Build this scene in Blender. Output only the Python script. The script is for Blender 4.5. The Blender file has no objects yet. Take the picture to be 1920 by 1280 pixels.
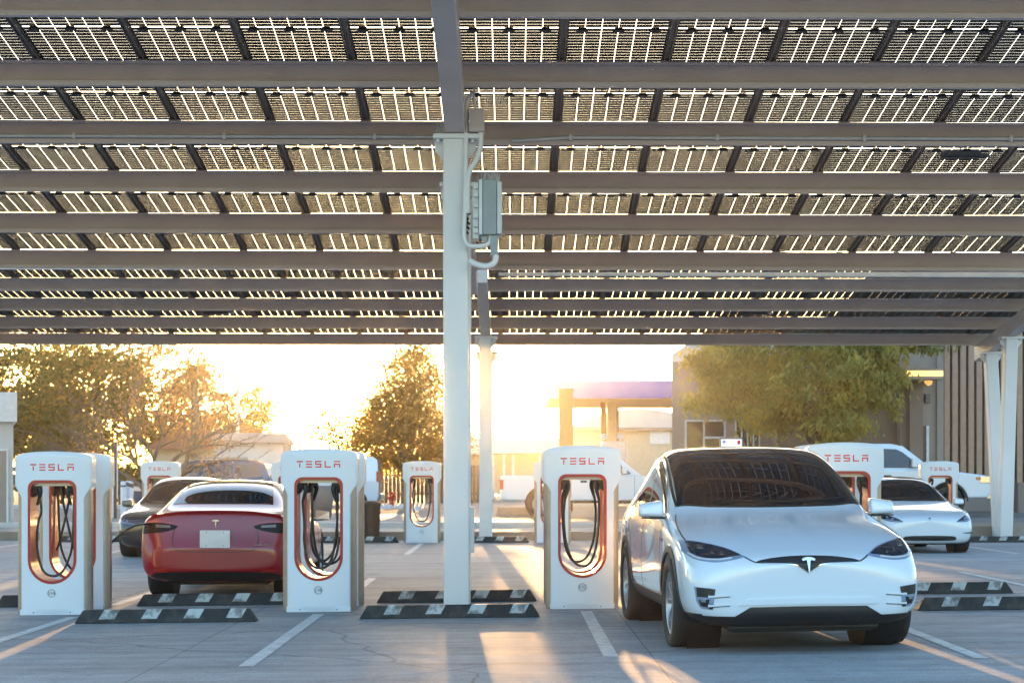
import bpy, bmesh, math, random
from mathutils import Vector, Matrix
from mathutils.bvhtree import BVHTree
random.seed(7)
R = math.radians
PI = math.pi
sc = bpy.context.scene
C = sc.collection

# ------------------------------------------------------------------ camera, sky, sun
HAZE = .00017
F = 3465.0            # focal length in photograph pixels
H = 1.45              # eye height
cd = bpy.data.cameras.new('camera'); cam = bpy.data.objects.new('camera', cd); C.objects.link(cam)
cam.location = (0, 0, H); cam.rotation_euler = (R(90), 0, 0)
cd.sensor_width = 36; cd.lens = F/1920*36; cd.shift_y = 252/1920.0
cd.clip_start = .1; cd.clip_end = 3000
cd.dof.use_dof = True; cd.dof.focus_distance = 18.0; cd.dof.aperture_fstop = 4.5
sc.camera = cam
SUN_EL, SUN_AZ = R(4.2), R(-2.4)      # azimuth measured from +Y towards +X
w = bpy.data.worlds.new('World'); sc.world = w; w.use_nodes = True
nt = w.node_tree; nt.nodes.clear()
wo = nt.nodes.new('ShaderNodeOutputWorld'); bg = nt.nodes.new('ShaderNodeBackground'); sky = nt.nodes.new('ShaderNodeTexSky')
sky.sky_type = 'NISHITA'; sky.sun_disc = False; sky.sun_elevation = SUN_EL; sky.sun_rotation = SUN_AZ
sky.air_density = 1.0; sky.dust_density = 1.2; sky.ozone_density = 1.9; sky.altitude = 300
bg.inputs[1].default_value = .15
nt.links.new(sky.outputs[0], bg.inputs[0]); nt.links.new(bg.outputs[0], wo.inputs[0])
sl = bpy.data.lights.new('sun', 'SUN'); sl.energy = 1.8; sl.angle = R(.5); sl.color = (1, .55, .20)
so = bpy.data.objects.new('sun', sl); C.objects.link(so)
sdir = Vector((math.sin(SUN_AZ)*math.cos(SUN_EL), math.cos(SUN_AZ)*math.cos(SUN_EL), math.sin(SUN_EL)))
so.rotation_euler = sdir.to_track_quat('Z', 'Y').to_euler()
sc.view_settings.view_transform = 'Standard'; sc.view_settings.look = 'None'
sc.view_settings.exposure = 2.95; sc.view_settings.gamma = 1
sc.render.engine = 'CYCLES'
sc.cycles.max_bounces = 10; sc.cycles.transparent_max_bounces = 24
sc.cycles.sample_clamp_indirect = 6

# ------------------------------------------------------------------ materials
def mat(name, col, rough=.5, metal=0, coat=0, noise=None, bump=0, spec=.5, emit=None, trans=0):
    """noise = (scale, second colour, contrast lo, hi)"""
    m = bpy.data.materials.new(name); m.use_nodes = True
    n = m.node_tree; b = n.nodes['Principled BSDF']
    b.inputs['Base Color'].default_value = (*col, 1); b.inputs['Roughness'].default_value = rough
    b.inputs['Metallic'].default_value = metal; b.inputs['Coat Weight'].default_value = coat
    b.inputs['Coat Roughness'].default_value = .03
    b.inputs['Specular IOR Level'].default_value = spec
    if emit: b.inputs['Emission Color'].default_value = (*emit[0], 1); b.inputs['Emission Strength'].default_value = emit[1]
    sc_, c2, lo, hi = noise or (6, tuple(c*.86 for c in col), .35, .7)
    tc = n.nodes.new('ShaderNodeTexCoord'); nz = n.nodes.new('ShaderNodeTexNoise')
    nz.inputs['Scale'].default_value = sc_; nz.inputs['Detail'].default_value = 6
    rp = n.nodes.new('ShaderNodeValToRGB'); rp.color_ramp.elements[0].position = lo; rp.color_ramp.elements[1].position = hi
    rp.color_ramp.elements[0].color = (*col, 1); rp.color_ramp.elements[1].color = (*c2, 1)
    n.links.new(tc.outputs['Object'], nz.inputs['Vector']); n.links.new(nz.outputs['Fac'], rp.inputs[0]); n.links.new(rp.outputs[0], b.inputs['Base Color'])
    if bump:
        bp = n.nodes.new('ShaderNodeBump'); bp.inputs['Strength'].default_value = bump; bp.inputs['Distance'].default_value = .02
        n2 = n.nodes.new('ShaderNodeTexNoise'); n2.inputs['Scale'].default_value = sc_*8; n2.inputs['Detail'].default_value = 4
        n.links.new(tc.outputs['Object'], n2.inputs['Vector']); n.links.new(n2.outputs['Fac'], bp.inputs['Height']); n.links.new(bp.outputs[0], b.inputs['Normal'])
    return m

M = {}
M['steel'] = mat('painted_steel', (.62, .50, .465), .45, noise=(2, (.54, .435, .405), .3, .75))
M['column'] = mat('painted_column', (.80, .765, .755), .45, noise=(1.2, (.72, .69, .68), .3, .75))
M['galv'] = mat('galvanised', (.60, .59, .58), .45, .15)
M['rail'] = mat('bronze_rail', (.24, .19, .165), .5, .1)
M['black'] = mat('black_plastic', (.018, .017, .017), .45)
M['rubber'] = mat('tyre_rubber', (.03, .028, .027), .75, bump=.3)
M['cell'] = mat('solar_cell', (.030, .027, .025), .5, noise=(.8, (.048, .040, .034), .35, .65))
M['white'] = mat('white_shell', (.70, .735, .79), .3, coat=.4, noise=(1.7, (.64, .67, .72), .3, .8))
M['clad'] = mat('bronze_cladding', (.42, .34, .28), .35, .6)
M['red'] = mat('red_liner', (.40, .008, .008), .3, coat=.3)
M['redtext'] = mat('red_lettering', (.80, .012, .008), .4)
M['greytext'] = mat('grey_lettering', (.12, .14, .16), .5)
M['box'] = mat('grey_enclosure', (.30, .33, .34), .4)
M['paint_white'] = mat('white_car_paint', (.66, .72, .79), .18, coat=1, noise=(1, (.64, .70, .77), .3, .7))
M['paint_red'] = mat('red_car_paint', (.28, .0006, .008), .28, .0, coat=.8, noise=(1, (.26, .0006, .008), .3, .7))
M['paint_black'] = mat('black_car_paint', (.012, .012, .014), .15, coat=1)
M['paint_blue'] = mat('blue_car_paint', (.035, .06, .13), .2, .3, coat=1)
M['tint'] = mat('tinted_glass', (.008, .009, .010), .02, coat=0, spec=.9)
M['lamp'] = mat('dark_lamp_glass', (.02, .024, .036), .05, coat=1)
M['lampblue'] = mat('lamp_lens', (.24, .31, .45), .12, coat=1)
M['chrome'] = mat('bright_metal', (.75, .76, .78), .12, 1)
M['alloy'] = mat('alloy_wheel', (.42, .43, .45), .3, .85)
M['tail'] = mat('tail_lamp', (.020, .004, .004), .3, spec=.25)
M['taillens'] = mat('tail_lamp_lens', (.22, .14, .13), .2, coat=.6)
M['tailred'] = mat('red_tail_lamp', (.5, .03, .02), .2, coat=1)
M['amber'] = mat('amber_lens', (.75, .2, .06), .2, coat=.6)
M['plate'] = mat('plain_plate', (.75, .77, .78), .4)
M['stopblack'] = mat('black_rubber_stop', (.022, .021, .021), .65, noise=(9, (.06, .052, .046), .45, .75), bump=.4)
M['stopwhite'] = mat('white_stop_stripe', (.44, .46, .46), .6, noise=(11, (.12, .12, .115), .46, .66))
M['line'] = mat('road_paint', (.60, .62, .62), .6, noise=(9, (.40, .41, .40), .42, .7))
M['kerb'] = mat('kerb_concrete', (.33, .27, .22), .8, noise=(2, (.24, .19, .15), .35, .7), bump=.4)
M['pale'] = mat('pale_stucco', (.62, .60, .58), .8, noise=(1, (.55, .53, .52), .35, .7), bump=.2)
M['taupe'] = mat('taupe_stucco', (.36, .29, .25), .85, noise=(1.2, (.31, .25, .215), .35, .7), bump=.3)
M['taupe2'] = mat('brown_stucco', (.27, .20, .165), .85, noise=(.8, (.23, .17, .14), .35, .7), bump=.3)
M['slat'] = mat('brown_slats', (.44, .28, .20), .7)
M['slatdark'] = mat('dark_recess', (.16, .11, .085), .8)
M['trim'] = mat('white_trim', (.72, .73, .74), .5)
M['winglass'] = mat('window_glass', (.05, .055, .06), .05, spec=.8)
M['tile'] = mat('clay_roof_tiles', (.42, .17, .09), .8, noise=(5, (.30, .12, .07), .35, .7))
M['brownwood'] = mat('brown_wood', (.13, .09, .06), .8, bump=.4)
M['orange'] = mat('brown_pillar', (.22, .065, .022), .7)
M['violet'] = mat('violet_fascia', (.10, .11, .50), .4, noise=(.15, (.40, .40, .62), .4, .7))
M['beige'] = mat('beige_wall', (.60, .50, .36), .8)
M['hydrant'] = mat('red_iron', (.5, .04, .03), .5)
M['can'] = mat('brown_bin', (.07, .045, .032), .6)
M['bark'] = mat('grey_bark', (.20, .155, .125), .9, noise=(8, (.12, .09, .07), .35, .7), bump=.6)
M['soil'] = mat('dry_soil', (.30, .22, .16), .95, noise=(1.5, (.19, .14, .10), .35, .7), bump=.5)
M['lampgrey'] = mat('lamp_housing', (.16, .13, .12), .5)
M['yellow'] = mat('lit_strip', (.9, .62, .2), .5, emit=((1, .62, .2), .22))
M['litamb'] = mat('wall_lamp_bulb', (.9, .5, .2), .5, emit=((1, .5, .15), .12))
M['screen'] = mat('lit_screen', (.8, .8, .9), .3, emit=((.8, .82, 1), .10))
M['skyblue'] = mat('blue_screen_mark', (.1, .2, .6), .4)

def ground_mat(name, c1, c2, joints=None, rough=.62, streak=True):
    m = bpy.data.materials.new(name); m.use_nodes = True
    n = m.node_tree; b = n.nodes['Principled BSDF']; L = n.links.new
    tc = n.nodes.new('ShaderNodeTexCoord')
    def noise(scale, det=8, sx=1, sy=1, dist=0):
        mp = n.nodes.new('ShaderNodeMapping'); mp.inputs['Scale'].default_value = (sx, sy, 1)
        z = n.nodes.new('ShaderNodeTexNoise'); z.inputs['Scale'].default_value = scale; z.inputs['Detail'].default_value = det
        z.inputs['Distortion'].default_value = dist; z.inputs['Roughness'].default_value = .6
        L(tc.outputs['Object'], mp.inputs[0]); L(mp.outputs[0], z.inputs['Vector']); return z.outputs['Fac']
    def ramp(f, a, bb, ca, cb):
        r = n.nodes.new('ShaderNodeValToRGB'); e = r.color_ramp.elements
        e[0].position = a; e[1].position = bb; e[0].color = (*ca, 1); e[1].color = (*cb, 1); L(f, r.inputs[0]); return r.outputs[0]
    def mul(a, bb, f=1):
        x = n.nodes.new('ShaderNodeMix'); x.data_type = 'RGBA'; x.blend_type = 'MULTIPLY'; x.inputs[0].default_value = f
        L(a, x.inputs[6]); L(bb, x.inputs[7]); return x.outputs[2]
    col = ramp(noise(.35), .32, .68, c1, c2)
    col = mul(col, ramp(noise(3.5, 10), .3, .65, (.84, .83, .82), (1.05, 1.05, 1.05)))
    if streak:
        col = mul(col, ramp(noise(1.0, 6, .10, 1.6, .6), .42, .62, (1, 1, 1), (.74, .72, .71)), .8)
        col = mul(col, ramp(noise(1.0, 4, .05, 5.0, .8), .50, .60, (1, 1, 1), (.80, .79, .78)), .6)
    b.inputs['Specular IOR Level'].default_value = .2
    vr = n.nodes.new('ShaderNodeTexVoronoi'); vr.feature = 'DISTANCE_TO_EDGE'; vr.inputs['Scale'].default_value = .28
    wn = n.nodes.new('ShaderNodeTexNoise'); wn.inputs['Scale'].default_value = 1.3; wn.inputs['Detail'].default_value = 6; L(tc.outputs['Object'], wn.inputs['Vector'])
    wa = n.nodes.new('ShaderNodeMix'); wa.data_type = 'VECTOR'; wa.inputs[0].default_value = .22; L(tc.outputs['Object'], wa.inputs[4]); L(wn.outputs['Color'], wa.inputs[5]); L(wa.outputs[1], vr.inputs['Vector'])
    col = mul(col, ramp(vr.outputs['Distance'], .0, .0035, (.45, .43, .42), (1, 1, 1)), .75)
    col = mul(col, ramp(noise(1.1, 3), .66, .74, (1, 1, 1), (.62, .60, .58)), .8)
    v2 = n.nodes.new('ShaderNodeTexVoronoi'); v2.inputs['Scale'].default_value = 1.6; L(tc.outputs['Object'], v2.inputs['Vector'])
    col = mul(col, ramp(v2.outputs['Distance'], .05, .10, (.62, .60, .59), (1, 1, 1)), .6)
    col = mul(col, ramp(noise(60, 3), .35, .65, (.72, .72, .72), (1.15, 1.15, 1.15)))
    if joints:
        sep = n.nodes.new('ShaderNodeSeparateXYZ'); L(tc.outputs['Object'], sep.inputs[0])
        for ax, sp, off, wd in joints:
            a = n.nodes.new('ShaderNodeMath'); a.operation = 'ADD'; a.inputs[1].default_value = off; L(sep.outputs[ax], a.inputs[0])
            p = n.nodes.new('ShaderNodeMath'); p.operation = 'PINGPONG'; p.inputs[1].default_value = sp/2; L(a.outputs[0], p.inputs[0])
            l = n.nodes.new('ShaderNodeMath'); l.operation = 'LESS_THAN'; l.inputs[1].default_value = wd; L(p.outputs[0], l.inputs[0])
            col = mul(col, ramp(l.outputs[0], 0, 1, (1, 1, 1), (.55, .53, .52)))
    L(col, b.inputs['Base Color'])
    rr = n.nodes.new('ShaderNodeMapRange'); rr.inputs[3].default_value = rough-.12; rr.inputs[4].default_value = rough+.14
    L(noise(2.0), rr.inputs[0]); L(rr.outputs[0], b.inputs['Roughness'])
    bp = n.nodes.new('ShaderNodeBump'); bp.inputs['Strength'].default_value = .35; bp.inputs['Distance'].default_value = .01
    L(noise(45, 6), bp.inputs['Height']); L(bp.outputs[0], b.inputs['Normal'])
    return m
M['lot'] = ground_mat('concrete_lot', (.43, .44, .46), (.35, .36, .375), joints=[(0, 3.9, -1.12, .006), (1, 4.6, -17.0, .010)], rough=.68)
M['far'] = ground_mat('worn_asphalt', (.30, .27, .25), (.21, .19, .175), rough=.65)

def leaf_mat(name, c1, c2, c3, tr=.5):
    m = bpy.data.materials.new(name); m.use_nodes = True; n = m.node_tree; n.nodes.clear(); L = n.links.new
    o = n.nodes.new('ShaderNodeOutputMaterial'); g = n.nodes.new('ShaderNodeNewGeometry')
    r = n.nodes.new('ShaderNodeValToRGB'); e = r.color_ramp.elements; e[0].color = (*c1, 1); e[1].color = (*c3, 1)
    x = e.new(.55); x.color = (*c2, 1)
    tc = n.nodes.new('ShaderNodeTexCoord'); nz = n.nodes.new('ShaderNodeTexNoise'); nz.inputs['Scale'].default_value = .9; nz.inputs['Detail'].default_value = 3; L(tc.outputs['Object'], nz.inputs['Vector'])
    mr = n.nodes.new('ShaderNodeMapRange'); mr.inputs[1].default_value = .32; mr.inputs[2].default_value = .68; L(nz.outputs['Fac'], mr.inputs[0])
    ma = n.nodes.new('ShaderNodeMix'); ma.inputs[0].default_value = .62; L(g.outputs['Random Per Island'], ma.inputs[2]); L(mr.outputs[0], ma.inputs[3]); L(ma.outputs[0], r.inputs[0])
    d = n.nodes.new('ShaderNodeBsdfDiffuse'); t = n.nodes.new('ShaderNodeBsdfTranslucent'); mx = n.nodes.new('ShaderNodeMixShader')
    mx.inputs[0].default_value = tr
    L(r.outputs[0], d.inputs[0]); L(r.outputs[0], t.inputs[0]); L(d.outputs[0], mx.inputs[1]); L(t.outputs[0], mx.inputs[2]); L(mx.outputs[0], o.inputs[0])
    return m
M['leaf_green'] = leaf_mat('green_leaves', (.10, .11, .04), (.19, .17, .05), (.45, .28, .06))
M['leaf_gold'] = leaf_mat('golden_leaves', (.20, .13, .04), (.36, .21, .05), (.55, .30, .05))
M['leaf_olive'] = leaf_mat('olive_leaves', (.17, .17, .055), (.42, .36, .11), (.66, .46, .11))
M['leaf_rust'] = leaf_mat('rusty_leaves', (.26, .15, .08), (.40, .23, .10), (.50, .30, .12))
n = M['cell'].node_tree; oi = n.nodes.new('ShaderNodeObjectInfo'); mr = n.nodes.new('ShaderNodeMapRange'); mr.inputs[3].default_value = .6; mr.inputs[4].default_value = 1.3
mm = n.nodes.new('ShaderNodeVectorMath'); mm.operation = 'SCALE'; bs = n.nodes['Principled BSDF']; src = bs.inputs['Base Color'].links[0].from_socket
n.links.new(oi.outputs['Random'], mr.inputs[0]); n.links.new(mr.outputs[0], mm.inputs['Scale']); n.links.new(src, mm.inputs[0]); n.links.new(mm.outputs[0], bs.inputs['Base Color'])
# thin clear glass: mostly see-through with a faint reflection
gm = bpy.data.materials.new('clear_glass'); gm.use_nodes = True; n = gm.node_tree; n.nodes.clear()
o_ = n.nodes.new('ShaderNodeOutputMaterial'); a_ = n.nodes.new('ShaderNodeBsdfTransparent'); g_ = n.nodes.new('ShaderNodeBsdfGlossy'); mx_ = n.nodes.new('ShaderNodeMixShader')
a_.inputs[0].default_value = (.93, .95, .93, 1); g_.inputs['Roughness'].default_value = .05; mx_.inputs[0].default_value = .06
n.links.new(a_.outputs[0], mx_.inputs[1]); n.links.new(g_.outputs[0], mx_.inputs[2]); n.links.new(mx_.outputs[0], o_.inputs[0])
M['glass'] = gm

# ------------------------------------------------------------------ helpers
def gz(X, Y):                         # the lot falls gently to the left near the camera
    t = min(1, max(0, (Y-24)/13.0)); t = t*t*(3-2*t)
    return .0115*max(-15, min(15, X))*(1-t)
def rz(X):                            # level of the raised ground behind the far kerb
    t = min(1, max(0, (X-4)/4.0)); return .17+.13*t
def wx(x, Y): return (x-960)*Y/F      # photograph column at a distance -> X
def wz(y, Y): return H+(892-y)*Y/F

def tag(o, label=None, cat=None, group=None, kind=None):
    if label: o['label'] = label
    if cat: o['category'] = cat
    if group: o['group'] = group
    if kind: o['kind'] = kind
    return o
def thing(name, label, cat, loc=(0, 0, 0), rz_=0, group=None):
    o = bpy.data.objects.new(name, None); C.objects.link(o); o.location = loc; o.rotation_euler = (0, 0, rz_); o.empty_display_size = .2
    return tag(o, label, cat, group)

class MB:
    def __init__(s): s.v = []; s.f = []; s.m = []; s.s = []
    def add(s, vs, fs, mi=0, smooth=False):
        k = len(s.v); s.v += [tuple(v) for v in vs]
        for f in fs: s.f.append(tuple(i+k for i in f)); s.m.append(mi); s.s.append(smooth)
        return s
    def box(s, x0, x1, y0, y1, z0, z1, mi=0):
        return s.add([(x0, y0, z0), (x1, y0, z0), (x1, y1, z0), (x0, y1, z0), (x0, y0, z1), (x1, y0, z1), (x1, y1, z1), (x0, y1, z1)],
                     [(0, 3, 2, 1), (4, 5, 6, 7), (0, 1, 5, 4), (1, 2, 6, 5), (2, 3, 7, 6), (3, 0, 4, 7)], mi)
    def hexa(s, bot, top, mi=0):       # eight free corners
        return s.add(list(bot)+list(top), [(0, 3, 2, 1), (4, 5, 6, 7), (0, 1, 5, 4), (1, 2, 6, 5), (2, 3, 7, 6), (3, 0, 4, 7)], mi)
    def bar(s, a, b, wd, ht, mi=0, up=(0, 0, 1)):
        a = Vector(a); b = Vector(b); d = (b-a).normalized(); u = Vector(up)
        sx = d.cross(u).normalized()*(wd/2); sz = sx.cross(d).normalized()*(ht/2)
        return s.hexa([a-sx-sz, a+sx-sz, a+sx+sz, a-sx+sz], [b-sx-sz, b+sx-sz, b+sx+sz, b-sx+sz], mi)
    def tube(s, pts, r, n=8, mi=0, caps=True):
        pts = [Vector(p) for p in pts]; rs = r if isinstance(r, (list, tuple)) else [r]*len(pts)
        rings = []; prev = None
        for i, p in enumerate(pts):
            d = (pts[min(i+1, len(pts)-1)]-pts[max(i-1, 0)]).normalized()
            if prev is None:
                u = Vector((0, 0, 1)) if abs(d.z) < .9 else Vector((1, 0, 0)); u = (u-d*u.dot(d)).normalized()
            else: u = (prev-d*prev.dot(d)).normalized()
            prev = u; v = d.cross(u)
            rings.append([p+u*math.cos(2*PI*k/n)*rs[i]+v*math.sin(2*PI*k/n)*rs[i] for k in range(n)])
        vs = [q for ring in rings for q in ring]; fs = []
        for i in range(len(pts)-1):
            for k in range(n):
                a = i*n+k; b = i*n+(k+1) % n; fs.append((a, b, b+n, a+n))
        s.add(vs, fs, mi, True)
        if caps:
            s.add(rings[0], [tuple(range(n))[::-1]], mi); s.add(rings[-1], [tuple(range(n))], mi)
        return s
    def cyl(s, a, b, r, n=24, mi=0): return s.tube([a, b], r, n, mi)
    def lathe(s, prof, n=32, mi=0, mtx=None, smooth=True):      # prof = [(r, h)], axis z
        vs = []
        for r, h in prof:
            for k in range(n):
                v = Vector((r*math.cos(2*PI*k/n), r*math.sin(2*PI*k/n), h)); vs.append(mtx @ v if mtx else v)
        fs = []
        for i in range(len(prof)-1):
            for k in range(n):
                a = i*n+k; b = i*n+(k+1) % n; fs.append((a, b, b+n, a+n))
        return s.add(vs, fs, mi, smooth)
    def prism(s, poly, lo, hi, axis='y', mi=0):       # poly in the two other axes
        def P(a, b, c): return {'y': (a, c, b), 'x': (c, a, b), 'z': (a, b, c)}[axis]
        k = len(poly); vs = [P(a, b, lo) for a, b in poly]+[P(a, b, hi) for a, b in poly]
        fs = [tuple(range(k)), tuple(range(2*k-1, k-1, -1))]+[(i, i+k, (i+1) % k+k, (i+1) % k) for i in range(k)]
        return s.add(vs, fs, mi)
    def quad(s, a, b, c, d, mi=0): return s.add([a, b, c, d], [(0, 1, 2, 3)], mi)
    def build(s, name, mats, parent=None, bevel=0, seg=2, fix=True, loc=None, split=False):
        if split:
            par = list(range(len(s.v)))
            def find(a):
                while par[a] != a: par[a] = par[par[a]]; a = par[a]
                return a
            # coincident corners count as joined
            seen = {}
            for i, v in enumerate(s.v):
                k = (round(v[0], 4), round(v[1], 4), round(v[2], 4))
                if k in seen: par[find(i)] = find(seen[k])
                else: seen[k] = i
            for f in s.f:
                a = find(f[0])
                for b in f[1:]: par[find(b)] = a
            gr = {}
            for f, m, q in zip(s.f, s.m, s.s): gr.setdefault(find(f[0]), []).append((f, m, q))
            if len(gr) > 1:
                out = None
                for fs in gr.values():
                    n_ = MB(); mp = {}
                    for f, m, q in fs:
                        for i in f:
                            if i not in mp: mp[i] = len(n_.v); n_.v.append(s.v[i])
                        n_.f.append(tuple(mp[i] for i in f)); n_.m.append(m); n_.s.append(q)
                    o = n_.build(name, mats, parent, bevel, seg, fix, loc); out = out or o
                return out
        me = bpy.data.meshes.new(name); me.from_pydata(s.v, [], s.f)
        mats = mats if isinstance(mats, (list, tuple)) else [mats]
        for m in mats: me.materials.append(m)
        me.polygons.foreach_set('material_index', s.m); me.polygons.foreach_set('use_smooth', s.s)
        if fix:
            bm = bmesh.new(); bm.from_mesh(me); bmesh.ops.recalc_face_normals(bm, faces=bm.faces[:]); bm.to_mesh(me); bm.free()
        me.update()
        o = bpy.data.objects.new(name, me); C.objects.link(o)
        if parent: o.parent = parent
        if loc: o.location = loc
        if bevel:
            b = o.modifiers.new('bevel', 'BEVEL'); b.width = bevel; b.segments = seg; b.limit_method = 'ANGLE'; b.angle_limit = R(35); b.harden_normals = False
        return o
def copy_tree(o, parent=None):
    c = o.copy(); C.objects.link(c)
    if parent: c.parent = parent
    for ch in list(o.children): copy_tree(ch, c)
    return c
def spline(pts, n):                    # Catmull-Rom through points, n samples
    pts = [Vector(p) for p in pts]
    if len(pts) == 2: return [pts[0].lerp(pts[1], i/(n-1)) for i in range(n)]
    out = []; m = len(pts)-1
    for i in range(n):
        t = i/(n-1)*m; k = min(int(t), m-1); u = t-k
        p1, p2 = pts[k], pts[k+1]; p0 = pts[k-1] if k else p1*2-p2; p3 = pts[k+2] if k+2 <= m else p2*2-p1
        out.append(.5*((2*p1)+(p2-p0)*u+(2*p0-5*p1+4*p2-p3)*u*u+(-p0+3*p1-3*p2+p3)*u**3))
    return out
def text_mb(txt, size, mb, org, ux, uz, mi=0, thick=.004):
    """words in Blender's own font, laid in the plane (ux, uz) at org, centred"""
    cu = bpy.data.curves.new('lettering', 'FONT'); cu.body = txt; cu.size = size; cu.align_x = 'CENTER'; cu.align_y = 'CENTER'; cu.extrude = thick/2
    o = bpy.data.objects.new('lettering', cu); C.objects.link(o)
    dg = bpy.context.evaluated_depsgraph_get(); me = bpy.data.meshes.new_from_object(o.evaluated_get(dg))
    ux = Vector(ux); uz = Vector(uz); un = ux.cross(uz); org = Vector(org)
    mb.add([org+ux*v.co.x+uz*v.co.y+un*v.co.z for v in me.vertices], [tuple(p.vertices) for p in me.polygons], mi)
    bpy.data.objects.remove(o); bpy.data.meshes.remove(me)

# ------------------------------------------------------------------ the ground
def sheet(name, xs, ys, zf, m):
    mb = MB(); vs = [(x, y, zf(x, y)) for y in ys for x in xs]; k = len(xs); fs = []
    for j in range(len(ys)-1):
        for i in range(k-1): a = j*k+i; fs.append((a, a+1, a+1+k, a+k))
    mb.add(vs, fs); o = mb.build(name, m, fix=False); tag(o, kind='structure'); return o
KY = 41.75
sheet('ground', [-900, -400, -120, -60, 4, 8, 60, 120, 400, 900], [-60, KY+.05, KY+.1, 60, 120, 400, 1500], lambda x, y: (-.6 if y < KY+.07 else rz(x)-.004), M['soil'])
sheet('parking_lot', [-70, -15, -10, -5, 0, 5, 10, 15, 70], [-25]+[i*1.0 for i in range(0, 42)]+[KY], gz, M['lot'])
sheet('street', [-90, -30, 4, 5, 6, 7, 8, 30, 90], [46.5, 60, 71], lambda x, y: rz(x)+.002, M['far'])
sheet('forecourt', [-6, 4, 5, 6, 7, 8, 40], [73.5, 120], lambda x, y: rz(x)+.004, M['far'])
mb = MB()                              # kerb wall behind the far stalls, taller on the right
for x0, x1 in [(-70, 4), (4, 8), (8, 70)]:
    mb.hexa([(x0, KY, -.2), (x1, KY, -.2), (x1, KY+.35, -.2), (x0, KY+.35, -.2)], [(x0, KY, rz(x0)+.02), (x1, KY, rz(x1)+.02), (x1, KY+.35, rz(x1)+.02), (x0, KY+.35, rz(x0)+.02)])
tag(mb.build('kerb', M['kerb'], fix=False), kind='structure')
mb = MB(); mb.box(-90, 3, 45.9, 46.2, .1, .30); mb.box(-90, -6, 72.0, 72.3, .1, .33); mb.box(8, 60, 71.5, 71.8, .2, .45)
tag(mb.build('street_kerb', M['pale'], bevel=.02), kind='structure')
tag(MB().box(-90, 90, 42.11, 45.9, -.1, .175).build('pavement', mat('pavement_concrete', (.36, .33, .31), .8, noise=(1.2, (.28, .25, .23), .35, .7))), kind='structure')
# painted stall lines: thin sheets on the lot
mb = MB()
def stripe(x, y0, y1, wd=.12):
    n = max(1, int((y1-y0)/1.0)); 
    for i in range(n):
        a = y0+(y1-y0)*i/n; b = y0+(y1-y0)*(i+1)/n
        mb.quad((x-wd/2, a, gz(x, a)+.004), (x+wd/2, a, gz(x, a)+.004), (x+wd/2, b, gz(x, b)+.004), (x-wd/2, b, gz(x, b)+.004))
for i, x in enumerate([-7.55, -4.68, -2.06, .79, 3.63, 6.4]):
    stripe(x, 14.3 if i != 3 else 14.75, 19.7); stripe(x+.05, 21.5, 26.6)
for k in range(-4, 6): stripe(-1.95+2.83*k, 34.2, 39.8)
tag(mb.build('road_marking', M['line'], fix=False), kind='structure')

# ------------------------------------------------------------------ solar canopies
def make_panel(wd, ln, name='solar_panel'):
    mb = MB(); mx, my = .046, .005
    pw = (wd-2*mx)/6; half = (ln-2*my-.026)/2; ph = half/12
    for hh in (0, 1):
        for j in range(12):
            y0 = my+hh*(half+.026)+j*ph
            for i in range(6):
                x0 = mx+i*pw; mb.box(x0+.0030, x0+pw-.0030, y0+.0024, y0+ph-.0024, 0, .0011)
    mb.quad((mx-.01, .008, .006), (wd-mx+.01, .008, .006), (wd-mx+.01, ln-.008, .006), (mx-.01, ln-.008, .006), 1)
    return mb.build(name, [M['cell'], M['glass']], fix=False)
def make_jbox():
    mb = MB(); mb.box(-.042, .042, -.030, .030, -.034, -.004); mb.box(-.06, -.035, -.012, .012, -.03, -.008); mb.box(.035, .06, -.012, .012, -.03, -.008)
    return mb.build('junction_box', M['black'])

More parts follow.
